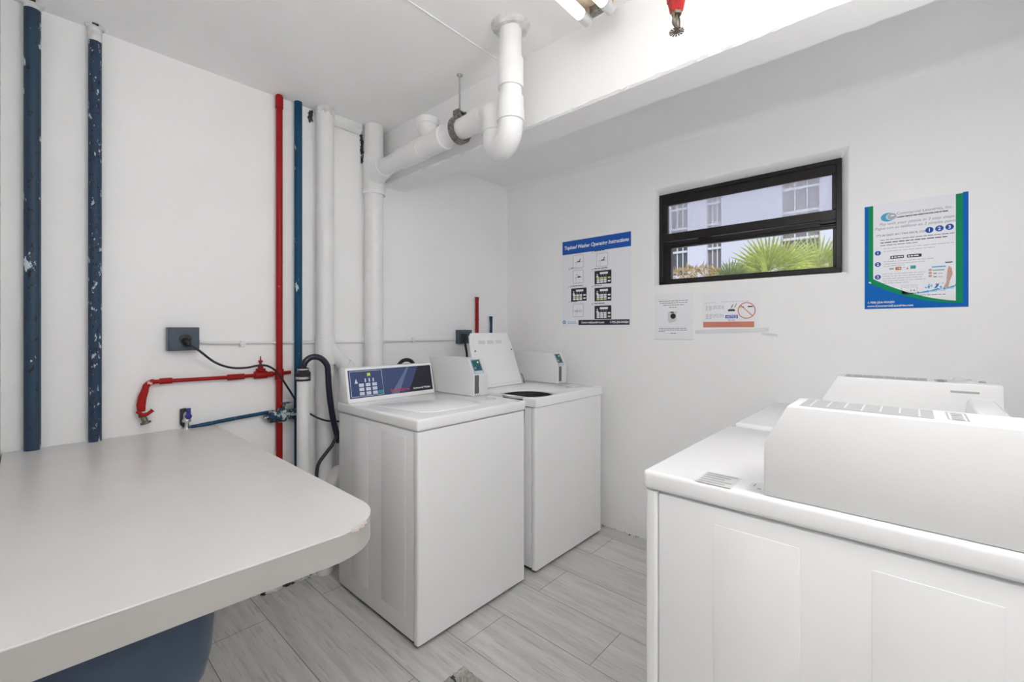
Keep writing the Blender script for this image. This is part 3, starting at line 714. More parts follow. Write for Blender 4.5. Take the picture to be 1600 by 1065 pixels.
tube(bm, [Vector((leg.x, leg.y, 2.09))] + u + [Vector((drop.x, drop.y, 2.10))], .047, 32); hub(bm, Vector((drop.x, drop.y, 2.095)), (0, 0, 1), .022, .053); bm_obj('trap_bend', bm, M['pvc'], t)
bm = NB(); tube(bm, [Vector((drop.x, drop.y, 2.09)), Vector((drop.x, drop.y, ZC))], .0430, 32); bm_obj('drop_pipe', bm, M['pvc'], t)
bm = NB(); hub(bm, Vector((drop.x, drop.y, 2.255)), (0, 0, 1), .055, .0495); bm_obj('coupling', bm, M['pvc'], t)
bm = NB(); hub(bm, Vector((drop.x, drop.y, 2.13)), (0, 0, 1), .035, .0505); bm_obj('coupling', bm, M['pvc'], t)
bm = NB(); lathe(bm, Vector((drop.x, drop.y, ZC - .018)), (0, 0, 1), [(0, .046), (.0, .062), (.008, .068), (.018, .075)], 22)
for v_ in bm.verts:
    if v_.co.z < ZC - .005: v_.co += Vector((random.uniform(-.004, .004), random.uniform(-.004, .004), random.uniform(-.004, .004)))
bm_obj('plaster_collar', bm, M['plaster'], t)
# hanger
hp = O + a.lerp(b, .80)
t = empty('pipe_hanger', tuple(hp)); tag(t, 'mottled steel strap hanger on a thin rod holding the drain run to the ceiling', 'hanger')
bm = NB(); tube(bm, [(0, 0, .07), (0, 0, ZC - hp.z)], .0045, 10); lathe(bm, (0, 0, ZC - hp.z - .012), (0, 0, 1), [(0, .004), (.006, .012), (.012, .014)], 12); bm_obj('rod', bm, M['label_grey'], t)
bm = NB(); n = 28
for k in range(n):
    a0, a1 = 2 * PI * k / n, 2 * PI * (k + 1) / n
    pts = []
    for yy in (-.014, .014):
        for aa in (a0, a1):
            for rr in (.0475, .060): pts.append(bm.verts.new((math.sin(aa) * rr, yy, math.cos(aa) * rr * 1.04)))
    A = pts
    for q in ((0, 2, 3, 1), (4, 5, 7, 6), (1, 3, 7, 5), (0, 4, 6, 2)): bm.faces.new([A[i] for i in q])
box(bm, (-.02, -.016, .052), (.02, .016, .062), .002); box(bm, (-.024, -.02, .05), (-.018, .02, .085), .001); box(bm, (.018, -.02, .05), (.024, .02, .085), .001); box(bm, (-.024, -.012, .08), (.024, .012, .086), .001)
lathe(bm, (0, 0, .062), (0, 0, 1), [(0, .008), (.012, .008)], 6)
bmesh.ops.recalc_face_normals(bm, faces=bm.faces); bm_obj('clevis', bm, M['steel'], t, False)

# rough plaster strip and gaps in the wall/ceiling corner between the white pipes
bm = NB()
prism(bm, [(YW - .045, ZC), (YW, ZC), (YW, ZC - .04), (YW - .02, ZC - .055), (YW - .045, ZC - .035)], 'x', 1.115, 1.285, .003, 2)
for v_ in bm.verts: v_.co += Vector((0, random.uniform(-.002, .002), random.uniform(-.002, .002)))
tag(bm_obj('trim_4', bm, M['pvc_painted'], smooth=False), 'short white capping strip under the ceiling between the two white pipes', kind='structure')
def cracks(x0, x1, z0, z1, n):
    bm = NB()
    for k in range(n):
        zz = z0 + (z1 - z0) * (k + random.random() * .5) / n; xx = x0 + (x1 - x0) * random.random()
        res = bmesh.ops.create_icosphere(bm, subdivisions=1, radius=.008)
        sx, sz = random.uniform(.4, .9), random.uniform(.5, 1.6)
        for v_ in res['verts']: v_.co = Vector((xx + v_.co.x * sx, YW - .002 + v_.co.y * .5, zz + v_.co.z * sz))
    return bm
bm = cracks(1.300, 1.312, 2.24, 2.40, 34); b2 = cracks(1.420, 1.4365, 2.20, 2.43, 50); b3 = cracks(1.295, 1.305, 2.30, 2.40, 10); b4 = cracks(1.000, 1.022, 2.375, 2.43, 26)
for q in (b2, b3, b4):
    me = bpy.data.meshes.new('t'); q.to_mesh(me); bm.from_mesh(me); bpy.data.meshes.remove(me); q.free()
tag(bm_obj('trim_5', bm, M['dark_gap'], smooth=False), 'ragged dark gaps in the plaster where the pipes meet the ceiling', kind='structure')

# socket box, its power cord, the surface conduit, the box and stubs behind the open lid
t = empty('socket_box', (.458, YW, 1.236)); tag(t, 'slate blue painted socket box on the wall left of the red pipe', 'socket')
bm = NB(); box(bm, (-.055, -.045, -.048), (.055, 0, .052), .003, 2); bm_obj('box', bm, M['box_blue'], t, False)
bm = NB(); box(bm, (-.052, -.048, -.045), (.052, -.045, .049), .001)
for sx in (-.044, .044):
    for sz in (-.037, .041): lathe(bm, (sx, -.048, sz), (0, -1, 0), [(0, .004), (.002, .003)], 8)
bm_obj('cover_plate', bm, M['box_blue'], t, False)
bm = NB(); lathe(bm, (.004, -.048, .002), (0, -1, 0), [(0, .022), (.003, .022), (.004, .017), (.002, .016)], 20); bm_obj('receptacle', bm, M['rubber'], t)
t = empty('power_cord', (.462, YW - .05, 1.228)); tag(t, 'black power cord drooping from the socket box past the red pipe', 'cord')
bm = NB(); lathe(bm, (0, 0, 0), (.15, -.7, -.35), [(-.004, .014), (.018, .016), (.034, .012), (.04, .006)], 14); bm_obj('plug', bm, M['rubber'], t)
Q = [(.470, 2.27, 1.214), (.50, 2.262, 1.19), (.56, 2.262, 1.135), (.62, 2.262, 1.108), (.68, 2.262, 1.103), (.73, 2.262, 1.11), (.775, 2.265, 1.105), (.82, 2.27, 1.07), (.87, 2.272, .99), (.92, 2.27, .905), (.97, 2.24, .85), (1.03, 2.22, .815), (1.10, 2.21, .80), (1.16, 2.2, .79), (1.2, 2.2, .6), (1.2, 2.2, .02)]
bm = NB(); tube(bm, [Vector(p) - Vector((.462, YW - .05, 1.228)) for p in smooth_path(Q)], .0048, 10); bm_obj('cable', bm, M['rubber'], t)
t = empty('conduit', (.52, YW - .01, 1.22)); tag(t, 'thin white conduit running along the pipe wall behind the pipes', 'conduit')
bm = NB(); tube(bm, [(0, 0, .005), (.04, 0, -.002), (.74, 0, -.012), (1.47, 0, -.012)], .0075, 12)
bm_obj('tubing', bm, M['pvc_painted'], t)
for xx in (.17, .44, 1.13):
    bm = NB(); box(bm, (xx - .01, -.010, -.024), (xx + .01, .010, .006), .003); hub(bm, (xx, 0, -.008), (1, 0, 0), .012, .011, .002); bm_obj('pipe_clip', bm, M['pvc_painted'], t)
t = empty('junction_box', (2.045, YW, 1.22)); tag(t, 'small dark metal box with black leads behind the open washer lid', 'socket')
bm = NB(); box(bm, (-.035, -.05, -.04), (.075, 0, .055), .003); bm_obj('box', bm, M['box_blue'], t, False)
bm = NB(); box(bm, (-.03, -.075, -.03), (.01, -.05, .03), .005); tube(bm, smooth_path([(-.01, -.07, -.02), (-.012, -.08, -.06), (-.005, -.085, -.12), (.0, -.085, -.25)], 5), .008, 10)
bm_obj('plug', bm, M['rubber'], t)
for nm, x, r, z1, m, lab in (('pipe_stub', 2.20, .0125, 1.512, M['red_clean'], 'red capped pipe stub rising behind the open washer lid'), ('pipe_stub', 2.345, .0105, 1.376, M['blue'], 'short blue capped pipe stub near the corner behind the open lid')):
    bm = NB(); tube(bm, [(0, 0, -.9), (0, 0, -.01), (0, 0, 0)], [r, r, r * .9], 16); hub(bm, (0, 0, -.014), (0, 0, 1), .014, r * 1.12, .002); hub(bm, (0, 0, -.16), (0, 0, 1), .006, r * 1.12, .002)
    o = bm_obj(nm, bm, m); o.location = (x, YW - r - .004, z1); tag(o, lab, 'pipe')

# ------------------------------------------------------------------ ceiling light, sprinkler
def ceiling_light(loc, label):
    t = empty('ceiling_light', loc); tag(t, label, 'light fixture')
    bm = NB(); prism(bm, [(-.075, 0), (.075, 0), (.062, -.028), (.022, -.045), (-.022, -.045), (-.062, -.028)], 'x', -.605, .60, .002, 1); bm_obj('housing', bm, M['yellowed'], t, False)
    for s in (-1, 1):
        y = s * .0445 - .001
        bm = NB(); tube(bm, [(-.56, y, -.080), (.55, y, -.080)], .019, 24); tb = bm_obj('tube', bm, M['tube_glass'], t)
        for e in (-1, 1):
            xa, xb = (-.60, -.56) if e < 0 else (.55, .60)
            bm = NB(); tube(bm, [(xa, y, -.080), (xb, y, -.080)], .0188, 24); bm_obj('end_cap', bm, M['tubecap'], tb)
            xe = -.605 if e < 0 else .60
            bm = NB(); box(bm, (xe - .004, y - .014, -.09), (xe + .006, y + .014, -.02), .003); bm_obj('lamp_holder', bm, M['yellowed'], t, False)
    bm = NB(); box(bm, (.585, -.03, -.07), (.61, .03, -.04), .002); bm_obj('end_bracket', bm, M['steel'], t, False)
ceiling_light((.73, .80, ZC), 'bare two-tube fluorescent light on the ceiling, ending at the beam')
# sprinkler head on a red drop
sp = Vector((1.189, .474, 2.085))
t = empty('sprinkler', tuple(sp)); tag(t, 'red painted sprinkler drop with a bronze pendent sprinkler head', 'sprinkler')
bm = NB(); lathe(bm, (0, 0, .115), (0, 0, 1), [(0, .016), (.03, .018), (.032, .022), (.06, .022), (.062, .014), (ZC - sp.z - .115, .014)], 18); bm_obj('drop_pipe', bm, M['red_clean'], t)
bm = NB(); lathe(bm, (0, 0, .075), (.0, 0, 1), [(0, .010), (.004, .015), (.02, .018), (.038, .021), (.044, .021)], 6)
lathe(bm, (0, 0, .108), (0, 0, 1), [(0, .022), (.02, .024), (.03, .02)], 6); rf = bm_obj('red_fitting', bm, M['red'], t, False); rf.scale = (1.12, 1.12, 1); rf.location = (0, 0, -.024)
bm = NB()
for s in (-1, 1):
    tube(bm, smooth_path([(s * .006, 0, .074), (s * .0135, 0, .064), (s * .0145, 0, .045), (s * .011, 0, .025), (s * .003, 0, .010)], 5), .0022, 8)
tube(bm, [(0, 0, .07), (0, 0, .03), (0, 0, .012)], [.003, .0022, .0035], 8); tube(bm, smooth_path([(0, .006, .07), (0, .008, .045), (0, .002, .02)], 4), .0016, 6)
lathe(bm, (0, 0, .066), (0, 0, 1), [(0, .009), (.012, .011)], 14); hd = bm_obj('head', bm, M['brass'], t); hd.scale = (1.35, 1.35, .72)
bm = NB(); n = 14; ctr = bm.verts.new((0, 0, .004)); ctr2 = bm.verts.new((0, 0, .0025))
for k in range(n):
    a0 = 2 * PI * k / n
    box_pts = [(math.cos(a0 - .14) * .004, math.sin(a0 - .14) * .004), (math.cos(a0 - .13) * .0145, math.sin(a0 - .13) * .0145), (math.cos(a0 + .13) * .0145, math.sin(a0 + .13) * .0145), (math.cos(a0 + .14) * .004, math.sin(a0 + .14) * .004)]
    prism(bm, box_pts, 'z', .002, .0035)
bmesh.ops.delete(bm, geom=[ctr, ctr2], context='VERTS'); lathe(bm, (0, 0, .0015), (0, 0, 1), [(0, .006), (.003, .006), (.008, .003)], 14)
bm_obj('deflector', bm, M['brass'], hd, False)
# globes added outside the view to fill the room with light
def fill_globe_lamp(loc, label, m, r=.12):
    t = empty('added_fill_globe', loc); tag(t, label, 'lamp', 'added fill globes')
    bm = NB(); bmesh.ops.create_uvsphere(bm, u_segments=32, v_segments=16, radius=r); bm_obj('globe', bm, m, t)
    bm = NB(); lathe(bm, (0, 0, r - .01), (0, 0, 1), [(0, .04), (.03, .035), (.035, .01)], 20); bm_obj('holder', bm, M['tubecap'], t)
    bm = NB(); tube(bm, [(0, 0, r + .02), (0, 0, ZC - loc[2])], .006, 8); bm_obj('rod', bm, M['tubecap'], t)
fill_globe_lamp((.85, -.28, 1.85), 'added fill light globe, out of view, over the machines beside the near wall', M['globe'])
fill_globe_lamp((.20, .30, 2.12), 'added fill light globe, out of view, hanging from the ceiling beside the doorway', M['globe2'])
# unseen fill light added in the hallway behind the camera
t = empty('hallway_fill_light', (-.8, -.1, ZC - .001)); tag(t, 'added flat fill light on the unseen hallway ceiling behind the doorway', 'light fixture')
bm = NB(); box(bm, (-.32, -.62, -.06), (.32, .62, 0), .004); bm_obj('housing', bm, M['enamel2'], t, False)
bm = NB(); box(bm, (-.29, -.59, -.066), (.29, .59, -.058), .002); bm_obj('diffuser', bm, M['hall_fill'], t, False)

# ------------------------------------------------------------------ posters and notices on the window wall
def sheet(name, w, h, y_left, z_bot, label, cat, mat, skew=0):
    t = empty(name, mat=frame_x(XW - .0015, y_left, z_bot)); tag(t, label, cat)
    bm = NB(); box(bm, (0, 0, -.001), (w, h, .0002)); bm_obj('sheet', bm, mat, t, False); return t
PW, PH = .526, .600
t = sheet('instruction_poster', PW, PH, 1.822, 1.296, 'washer instruction poster with a blue heading, left of the window', 'poster', M['gloss_paper'])
fl = Flat(); fl.rect(.002, PH - .098, PW - .002, PH - .006, M['posterblue']); hb = fl.build('heading_band', t)
text_mesh('heading', 'Topload Washer Operating Instructions', .0335, M['whiteink'], hb, (PW / 2, PH - .063, .0009), 'CENTER', .2, .90, bold=.0008)
def picture(kind, x, y, hi=0):
    fl = Flat()
    if kind == 'sketch':
        w_, h_ = .085, .088; fl.rr(x, y, x + w_, y + h_, .008, M['greyink']); fl.rr(x + .002, y + .002, x + w_ - .002, y + h_ - .002, .007, M['paper'], .0006)
        fl.rect(x + .012, y + .038, x + w_ - .01, y + .040, M['greyink'], .0008); fl.rect(x + .02, y + .004, x + .022, y + .038, M['paleink'], .0008); fl.rect(x + .03, y + .004, x + .0315, y + .038, M['paleink'], .0008)
        if hi == 0:
            fl.poly([(x + .03, y + .038), (x + .058, y + .040), (x + .06, y + .047), (x + .034, y + .043)], M['ink'], .001); fl.poly([(x + .048, y + .046), (x + .06, y + .048), (x + .066, y + .06), (x + .056, y + .062)], M['greyink'], .001)
        elif hi == 1:
            fl.disc(x + .05, y + .042, .013, M['ink'], .001, .005); fl.poly([(x + .02, y + .052), (x + .034, y + .060), (x + .05, y + .054), (x + .034, y + .056)], M['greyink'], .001)
        else:
            fl.rect(x + .012, y + .036, x + .034, y + .044, M['paleink'], .001); fl.rect(x + .032, y + .028, x + .038, y + .052, M['paleink'], .001)
            for k in range(3): fl.rect(x + .044, y + .03 + k * .01, x + .075, y + .032 + k * .01, M['paleink'], .001)
    else:
        w_, h_ = .125, .088; fl.rect(x, y, x + w_, y + h_, M['ink'])
        fl.rect(x + .04, y + .064, x + .10, y + .078, M['whiteink'], .0008)
        fl.poly([(x + .012, y + .046), (x + .032, y + .046), (x + .024, y + .058), (x + .018, y + .058)], M['whiteink'], .0008); fl.disc(x + .021, y + .064, .0045, M['whiteink'], .0008)
        for i in range(3):
            fl.rect(x + .048 + i * .018, y + .050, x + .052 + i * .018, y + .064, M['greyink'], .0008)
            for j in range(3):
                fl.rr(x + .016 + i * .026, y + .007 + j * .0135, x + .038 + i * .026, y + .0185 + j * .0135, .003, M['yellowink'] if hi == j or hi == 3 and j == 2 else M['whiteink'], .0008)
        fl.rr(x + .098, y + .034, x + .119, y + .044, .004, M['yellowink'] if hi == 3 else M['whiteink'], .0008); fl.rr(x + .098, y + .012, x + .119, y + .022, .004, M['yellowink'] if hi == 4 else M['whiteink'], .0008)
    fl.build('step_picture', t)
cols = [(.075, [(.402, 'sketch', 0), (.298, 'sketch', 1), (.176, 'keys', 1), (.068, 'sketch', 2)]), (.262, [(.394, 'sketch', 0), (.280, 'keys', 3), (.168, 'keys', 0), (.050, 'keys', 4)])]
nums = [['1', '3', '5', '7'], ['2', '4', '6', '8']]
for ci, (x, items) in enumerate(cols):
    for ri, (y, k, hi) in enumerate(items):
        ox = .015 if k == 'sketch' else 0.0
        picture(k, x + ox, y, hi)
        yy = y + (.10 if k == 'sketch' else .098)
        text_mesh('step_number', nums[ci][ri], .017, M['ink'], t, (x - .022, yy - .004, .0005), italic=.2)
        print_line('caption', t, x - .004, x + .055 + .02 * ((ri + ci) % 3), yy + .004, .0045, M['ink'], word=(.012, .03)); print_line('fine_print', t, x - .004, x + .10, yy - .0045, .0022, M['paleink'])
fl = Flat(); fl.rect(.135, .012, PW - .012, .046, M['ink']); fb = fl.build('footer_band', t)
text_mesh('footer_lettering', 'CommercialLaundries.com', .019, M['whiteink'], fb, (.158, .023, .0009), sx=.86, bold=.0005)
text_mesh('footer_lettering', '1-855-254-WASH', .021, M['whiteink'], fb, (.375, .022, .0009), sx=.86, bold=.0006)
fl = Flat(); fl.disc(.018, .032, .014, M['cyan']); fl.disc(.022, .032, .008, M['paper'], .0007); fl.disc(.024, .032, .005, M['green'], .0009); fl.rect(.045, .022, .125, .025, M['greyink']); fl.words(.045, .12, .030, .008, M['paleblue']); fl.build('logo', t)

# payment poster
PW, PH = .326, .462
t = sheet('payment_poster', PW, PH, .158, 1.370, 'poster with green and blue borders and numbered steps, right of the window', 'poster', M['gloss_paper'])
fl = Flat()
bl, br = .018, .026
fl.rect(0, .10, .014, PH - .004, M['blue2']); fl.rect(.014, .12, .030, PH - .004, M['green'])
fl.rect(PW - .016, 0, PW, PH, M['blue2']); fl.rect(PW - .036, .02, PW - .016, PH - .004, M['green'], .0004)
N = 14
def curve(t_): return .110 * (1 - t_) ** 1.9 + .018
xs = [.0 + (PW - .016) * i / N for i in range(N + 1)]
for i in range(N):
    a_, b_ = i / N, (i + 1) / N
    fl.poly([(xs[i], 0), (xs[i + 1], 0), (xs[i + 1], curve(b_) - .002), (xs[i], curve(a_) - .002)], M['blue2'], .0007)
    fl.poly([(max(xs[i], .0), curve(a_) - .002), (xs[i + 1], curve(b_) - .002), (xs[i + 1], curve(b_) + .020 * (1 - b_) + .006), (max(xs[i], .0), curve(a_) + .020 * (1 - a_) + .006)], M['green'], .0006) if xs[i] >= .012 else None
fl.build('border_print', t)
text_mesh('footer_lettering', '1-800-254-WASH', .0125, M['whiteink'], t, (.010, .024, .0012), bold=.0003)
text_mesh('footer_lettering', 'www.CommercialLaundries.com', .0125, M['whiteink'], t, (.010, .0085, .0012), sx=.92, bold=.0003)
fl = Flat(); fl.disc(.080, .400, .0245, M['cyan'], .0004, .019); fl.disc(.091, .401, .0185, M['paleblue'], .0006, .015); fl.disc(.093, .401, .0135, M['greyglobe'], .0008); fl.disc(.095, .404, .007, M['paper'], .001, .003); fl.build('logo', t)
text_mesh('company_name', 'Commercial Laundries, Inc.', .0165, M['greyink'], t, (.108, .405, .0005), sx=.95)
text_mesh('motto', 'LAUNDRY SERVICE AND OPERATION FOR OVER 50 YEARS', .0078, M['ink'], t, (.108, .392, .0005), sx=.78, bold=.0004)
text_mesh('slogan', 'Pay with your phone in 3 easy steps.', .0165, M['greyink'], t, (.170, .366, .0005), 'CENTER', .25, .98)
text_mesh('slogan', 'Pague con su tel\u00e9fono en 3 simples pasos.', .0165, M['greyink'], t, (.165, .348, .0005), 'CENTER', .25, .93)
text_mesh('subheading', "IT'S AS EASY AS / TAN F\u00c1CIL COMO", .0115, M['ink'], t, (.040, .318, .0005), italic=.15, sx=.95)
def badge(n_, x, y, r):
    fl = Flat(); fl.disc(x, y, r, M['posterblue'], .0004); b_ = fl.build('number_badge', t)
    text_mesh('digit', n_, r * 1.5, M['whiteink'], b_, (x, y - r * .5, .0008), 'CENTER', bold=.0004)
badge('1', .212, .324, .0125); badge('2', .242, .326, .0125); badge('3', .272, .328, .0125)
badge('1', .046, .246, .0105); badge('2', .046, .196, .0105); badge('3', .046, .140, .0105)
for x0, x1, y, m_ in ((.055, .29, .300, 'greyink'), (.055, .265, .288, 'ink'), (.055, .175, .276, 'greyink'), (.065, .285, .262, 'paleink'), (.065, .23, .250, 'paleink'), (.065, .225, .204, 'paleink'), (.065, .20, .194, 'paleink'), (.065, .135, .185, 'paleink'),
                      (.062, .20, .150, 'paleink'), (.062, .20, .140, 'paleink'), (.062, .19, .130, 'paleink'), (.062, .20, .120, 'paleink'), (.062, .15, .110, 'paleink'), (.165, .26, .052, 'greyink')):
    print_line('text_line', t, x0, x1, y, .0035 if m_ != 'paleink' else .0025, M[m_], word=(.008, .024), gap=.003)
for x0, x1 in ((.088, .132), (.142, .188)):
    fl = Flat(); fl.rr(x0, .216, x1, .229, .002, M['ink']); fl.rect(x0 + .004, .219, x0 + .009, .226, M['whiteink'], .0008); fl.words(x0 + .012, x1 - .003, .220, .005, M['whiteink'], .0008, (.008, .016), .002); fl.build('store_badge', t)
fl = Flat(); fl.words(.085, .100, .170, .006, M['greyink'], word=(.014, .015)); fl.rr(.105, .166, .124, .179, .002, M['redbadge']); fl.disc(.1115, .1725, .004, M['salmon'], .0007); fl.disc(.118, .1725, .004, M['yellowink'], .0008)
fl.rect(.130, .174, .137, .176, M['greyink']); fl.poly([(.139, .167), (.148, .167), (.144, .177)], M['salmon']); fl.rr(.153, .167, .170, .181, .001, M['teal']); fl.build('card_badges', t)
fl = Flat(); fl.rect(.124, .058, .175, .098, M['paleink']); fl.rect(.1255, .0595, .1735, .0965, M['paper'], .0006); fl.rect(.130, .061, .172, .0645, M['ink'], .0008); fl.words(.13, .17, .089, .002, M['paleink'], .0008)
fl.poly([(.153, .070), (.158, .075), (.153, .080), (.154, .075)], M['greyink'], .0008); fl.poly([(.165, .071), (.169, .075), (.165, .079), (.161, .075)], M['greyink'], .0008); fl.build('printed_box', t)
fl = Flat()   # phone held in a hand above splashing water
fl.rr(.218, .100, .262, .178, .004, M['whiteink'], .0005); fl.rect(.219, .166, .261, .171, M['cyan'], .0007); fl.rect(.222, .153, .257, .156, M['green'], .0007)
for y in (.139, .125): fl.rect(.224, y, .234, y + .005, M['greyink'], .0007); fl.rect(.238, y, .252, y + .003, M['paleink'], .0007)
for k in range(3): fl.disc(.2145, .132 + k * .0125, .0055, M['flesh'], .0008, .005)
fl.poly([(.2625, .100), (.272, .105), (.281, .135), (.278, .160), (.270, .170), (.266, .155), (.264, .13)], M['flesh'], .0008); fl.poly([(.255, .083), (.268, .080), (.272, .104), (.262, .102)], M['flesh'], .0009)
fl.rect(.259, .182, .281, .186, M['ink'])
fl.build('phone_picture', t)
fl = Flat()
wv = [(.10, .066), (.14, .064), (.18, .066), (.21, .070), (.235, .076), (.26, .079), (.285, .086), (.290, .092)]
for (x0, y0), (x1, y1) in zip(wv, wv[1:]):
    fl.poly([(x0, y0 - .003), (x1, y1 - .005), (x1, y1 + .003), (x0, y0)], M['cyan'], .0005); fl.poly([(x0, y0 - .006), (x1, y1 - .010), (x1, y1 - .006), (x0, y0 - .004)], M['paleblue'], .0005)
for k in range(22):
    x = random.uniform(.20, .255); fl.disc(x, random.uniform(.075, .10), random.uniform(.0015, .004), random.choice([M['paleblue'], M['cyan'], M['whiteink']]), .0006 + k * 1e-5, n=7)
fl.poly([(.225, .078), (.234, .082), (.243, .101), (.236, .096)], M['posterblue'], .0009); fl.build('water_picture', t)

# plain notice
PW, PH = .228, .272
t = sheet('paper_notice', PW, PH, 1.146, 1.217, 'white paper notice with a small machine picture, below the window corner', 'notice', M['paper'])
for x0, x1, y in ((.03, .20, .226), (.035, .20, .214), (.055, .18, .202), (.09, .135, .188), (.03, .19, .066), (.03, .20, .056), (.03, .07, .047), (.10, .13, .037)): print_line('text_line', t, x0, x1, y, .004, M['greyink'])
fl = Flat(); fl.rect(0.0, .002, PW, .004, M['paleink']); fl.build('bottom_rule', t)
fl = Flat(); fl.poly([(.082, .12), (.085, .165), (.13, .165), (.135, .12), (.128, .108), (.092, .098)], M['label_pale']); fl.rect(.098, .158, .118, .165, M['ink'], .0008); fl.rect(.124, .16, .138, .163, M['paleink'], .0008)
fl.disc(.114, .139, .016, M['ink'], .0008); fl.build('machine_picture', t)
# no-smoking notice
PW, PH = .286, .190
t = sheet('smoking_notice', PW, PH, .868, 1.288, 'no smoking notice with an orange band, taped under the window', 'notice', M['paper'])
fl = Flat(); fl.rect(.006, .002, .262, .032, M['salmon']); fl.rect(.07, .022, .19, .025, M['redink'], .0007); fl.rect(.055, .010, .20, .013, M['redink'], .0007); fl.build('orange_band', t)
fl = Flat(); fl.ring(.226, .090, .043, .0045, M['redink']); d = .707
fl.poly([(.226 - .030, .090 + .027), (.226 - .027, .090 + .030), (.226 + .030, .090 - .027), (.226 + .027, .090 - .030)], M['redink'], .0006)
fl.rect(.232, .107, .256, .113, M['ink'], .0007); fl.rect(.206, .107, .214, .111, M['ink'], .0007); fl.disc(.196, .109, .007, M['yellowink'], .0003); fl.build('no_smoking_sign', t)
fl = Flat(); fl.rect(.135, .088, .170, .097, M['ink']); fl.rect(.140, .097, .165, .101, M['greyink']); fl.poly([(.150, .106), (.154, .105), (.162, .124), (.159, .125)], M['ink']); fl.poly([(.165, .108), (.170, .107), (.180, .128), (.177, .130)], M['greyink']); fl.build('ashtray_picture', t)
fl = Flat(); fl.rect(.122, .050, .184, .068, M['posterblue']); nb = fl.build('notice_badge', t)
text_mesh('lettering', 'NOTICE', .0165, M['whiteink'], nb, (.153, .0535, .0009), 'CENTER', .2, .85, bold=.0004)
for y in (.116, .109, .102, .095, .070, .063, .056, .049):
    print_line('text_line', t, .02, .115 if y not in (.095, .049) else .05, y, .0032, M['paleink'], word=(.01, .02), gap=.005)
for x0, x1, y in ((.012, .08, .135), (.10, .24, .138), (.133, .175, .041), (.138, .17, .035)): print_line('text_line', t, x0, x1, y, .0025, M['paleink' if y > .1 else 'greyink'])
bm = NB()
for (y0, z0, y1, z1, h) in ((.905, 1.274, .54, 1.288, .020), (.57, 1.262, .50, 1.255, .012)):
    v4 = [bm.verts.new((XW - .0035, y0, z0)), bm.verts.new((XW - .0035, y1, z1)), bm.verts.new((XW - .0035, y1, z1 - h)), bm.verts.new((XW - .0035, y0, z0 - h))]; f = bm.faces.new(v4)
r = bmesh.ops.extrude_face_region(bm, geom=list(bm.faces)); bmesh.ops.translate(bm, verts=[v for v in r['geom'] if isinstance(v, bmesh.types.BMVert)], vec=(.003, 0, 0))
tag(bm_obj('sticky_tape', bm, plain('clear_tape', (.76, .76, .78), .2), smooth=False), 'strips of clear sticky tape below the no smoking notice', 'tape')

# ------------------------------------------------------------------ outside
slab('ground', (2.75, -40, -.3), (60, 60, -.1), M['ground'], 'paved ground outside the window')
FX = 20.0
t = empty('apartment_building', (FX, 6, -.1)); tag(t, 'pale lavender apartment building with tall window bays seen through the window', 'building')
cols_ = [(12.4, 13.5), (10.4, 11.3), (7.48, 8.25), (6.05, 6.64), (2.57, 3.79), (-.2, 1.95), (-4, -2.8)]
bm = NB(); edges = sorted(cols_); y = -14.0
for a_, b_ in edges:
    box(bm, (0, y - 6, 0), (.35, a_ - 6, 14)); y = b_
box(bm, (0, y - 6, 0), (.35, 15, 14)); box(bm, (.35, -20, 0), (3, 15, 14))
bm_obj('wall', bm, M['facade'], t, False)
for a_, b_ in cols_:
    for (z0, z1, bars) in ((.4, 3.4, (1.5,)), (3.75, 7.55, (4.85, 5.9, 6.8)), (7.9, 12.6, (8.8, 9.9, 11.2))):
        a1, b1 = a_ - 6, b_ - 6
        bm = NB(); box(bm, (.10, a1, z0), (.20, b1, z0 + .09)); box(bm, (.10, a1, z1 - .09), (.20, b1, z1))
        for z in bars: box(bm, (.10, a1, z), (.20, b1, z + .09))
        for k in range(1, 3):
            yy = a1 + (b1 - a1) * k / 3; box(bm, (.13, yy - .02, z0), (.18, yy + .02, z1))
        wn = bm_obj('window', bm, M['white_frame'], t, False)
        bm = NB(); box(bm, (.20, a1, z0), (.24, b1, z1)); bm_obj('pane', bm, M['dark_window'] if a_ > 7 else M['shade'], wn, False)
    bm = NB()
    for z in (0, 3.4, 7.55, 12.6):
        box(bm, (.04, a_ - 6, z), (.35, b_ - 6, z + (.4 if z else .4) - .05 if z < 12 else 14))
    bm_obj('spandrel', bm, M['facade'], t, False)

def fan(bm, c, d, up_, R, n=19, spread=2.5, droop=.15, mi=0):
    """a fan palm leaf: pleated blades spreading from c"""
    d = Vector(d).normalized(); upv = Vector(up_).normalized(); side = d.cross(upv).normalized(); upv = side.cross(d).normalized()
    for k in range(n):
        a = -spread / 2 + spread * k / (n - 1); r = R * (1 - .22 * abs(a) / (spread / 2)) * random.uniform(.88, 1.05)
        v = (d * math.cos(a) + side * math.sin(a)).normalized(); wv_ = (side * math.cos(a) - d * math.sin(a)).normalized()
        pts = []
        for s, wd in ((0.03, .002), (.35, .016), (.7, .012), (1.0, .0008)):
            p = Vector(c) + v * r * s + upv * (-droop * r * s * s + (.01 if k % 2 else 0)) + Vector((0, 0, -droop * r * s * s * .7))
            pts.append((p - wv_ * wd * R * 2, p + upv * .006, p + wv_ * wd * R * 2))
        vs = [[bm.verts.new(q) for q in row] for row in pts]
        for r0, r1 in zip(vs, vs[1:]):
            for j in range(2):
                f = bm.faces.new((r0[j], r0[j + 1], r1[j + 1], r1[j])); f.material_index = mi
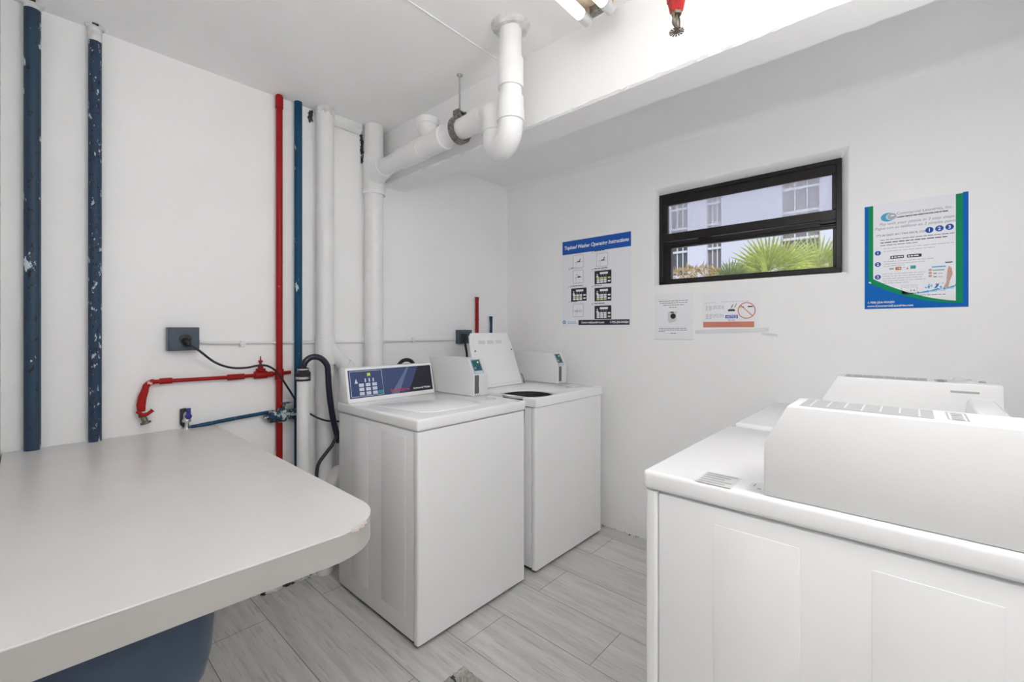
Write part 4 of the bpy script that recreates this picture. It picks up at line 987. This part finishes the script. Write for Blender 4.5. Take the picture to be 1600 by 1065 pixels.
def palm(loc, h, R, nl, m, label, lean=1.0, seed=1):
    random.seed(seed)
    t = empty('fan_palm', loc); tag(t, label, 'palm')
    bm = NB(); tube(bm, [(0, 0, 0), (.02, .01, h * .5), (0, 0, h)], [.10, .08, .07], 12); bm_obj('trunk', bm, M['trunk'], t)
    for k in range(nl):
        a = 2 * PI * k / nl + random.uniform(-.3, .3); el = random.uniform(.35, 1.35)
        d = Vector((math.cos(a) * math.cos(el), math.sin(a) * math.cos(el), math.sin(el)))
        st = Vector((0, 0, h)) + d * R * .45
        bm = NB(); tube(bm, [(0, 0, h), st], .008, 6)
        fan(bm, st, d, (-1.0, random.uniform(-.5, .5), random.uniform(.1, .8)), R * random.uniform(.8, 1.1), droop=random.uniform(.05, .35) * lean)
        bm_obj('frond', bm, m, t, False)
palm((6.6, 1.34, -.1), 1.98, .50, 8, M['leaf'], 'bright green fan palm in the middle of the window view', seed=4)
palm((7.6, .93, -.1), 2.06, .54, 8, M['leaf'], 'fan palm at the right side of the window view, feathery tips', seed=9)
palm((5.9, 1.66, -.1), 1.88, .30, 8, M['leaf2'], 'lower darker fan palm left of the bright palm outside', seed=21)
def shrub(loc, h, w_, label):
    t = empty('croton_shrub', loc); tag(t, label, 'shrub'); bm = NB()
    random.seed(5)
    for k in range(9): tube(bm, [(0, 0, 0), (random.uniform(-w_, w_) * .6, random.uniform(-w_, w_) * .9, h * random.uniform(.75, .95))], .008, 6)
    bm_obj('stems', bm, M['trunk'], t); bm = NB()
    for k in range(900):
        p = Vector((random.uniform(-w_, w_) * .7, random.uniform(-w_, w_), h * (1 - .5 * random.random() ** 1.8)))
        d = Vector((random.uniform(-1, 1), random.uniform(-1, 1), random.uniform(-.1, 1))).normalized(); s = d.orthogonal().normalized(); l = random.uniform(.06, .12)
        bm.faces.new([bm.verts.new(q) for q in (p, p + d * l * .5 + s * .014, p + d * l, p + d * l * .5 - s * .014)])
    bm_obj('foliage', bm, M['croton'], t, False)
shrub((5.7, 2.12, -.1), 2.13, .36, 'yellow and pink leaved croton shrub at the lower left of the window view')
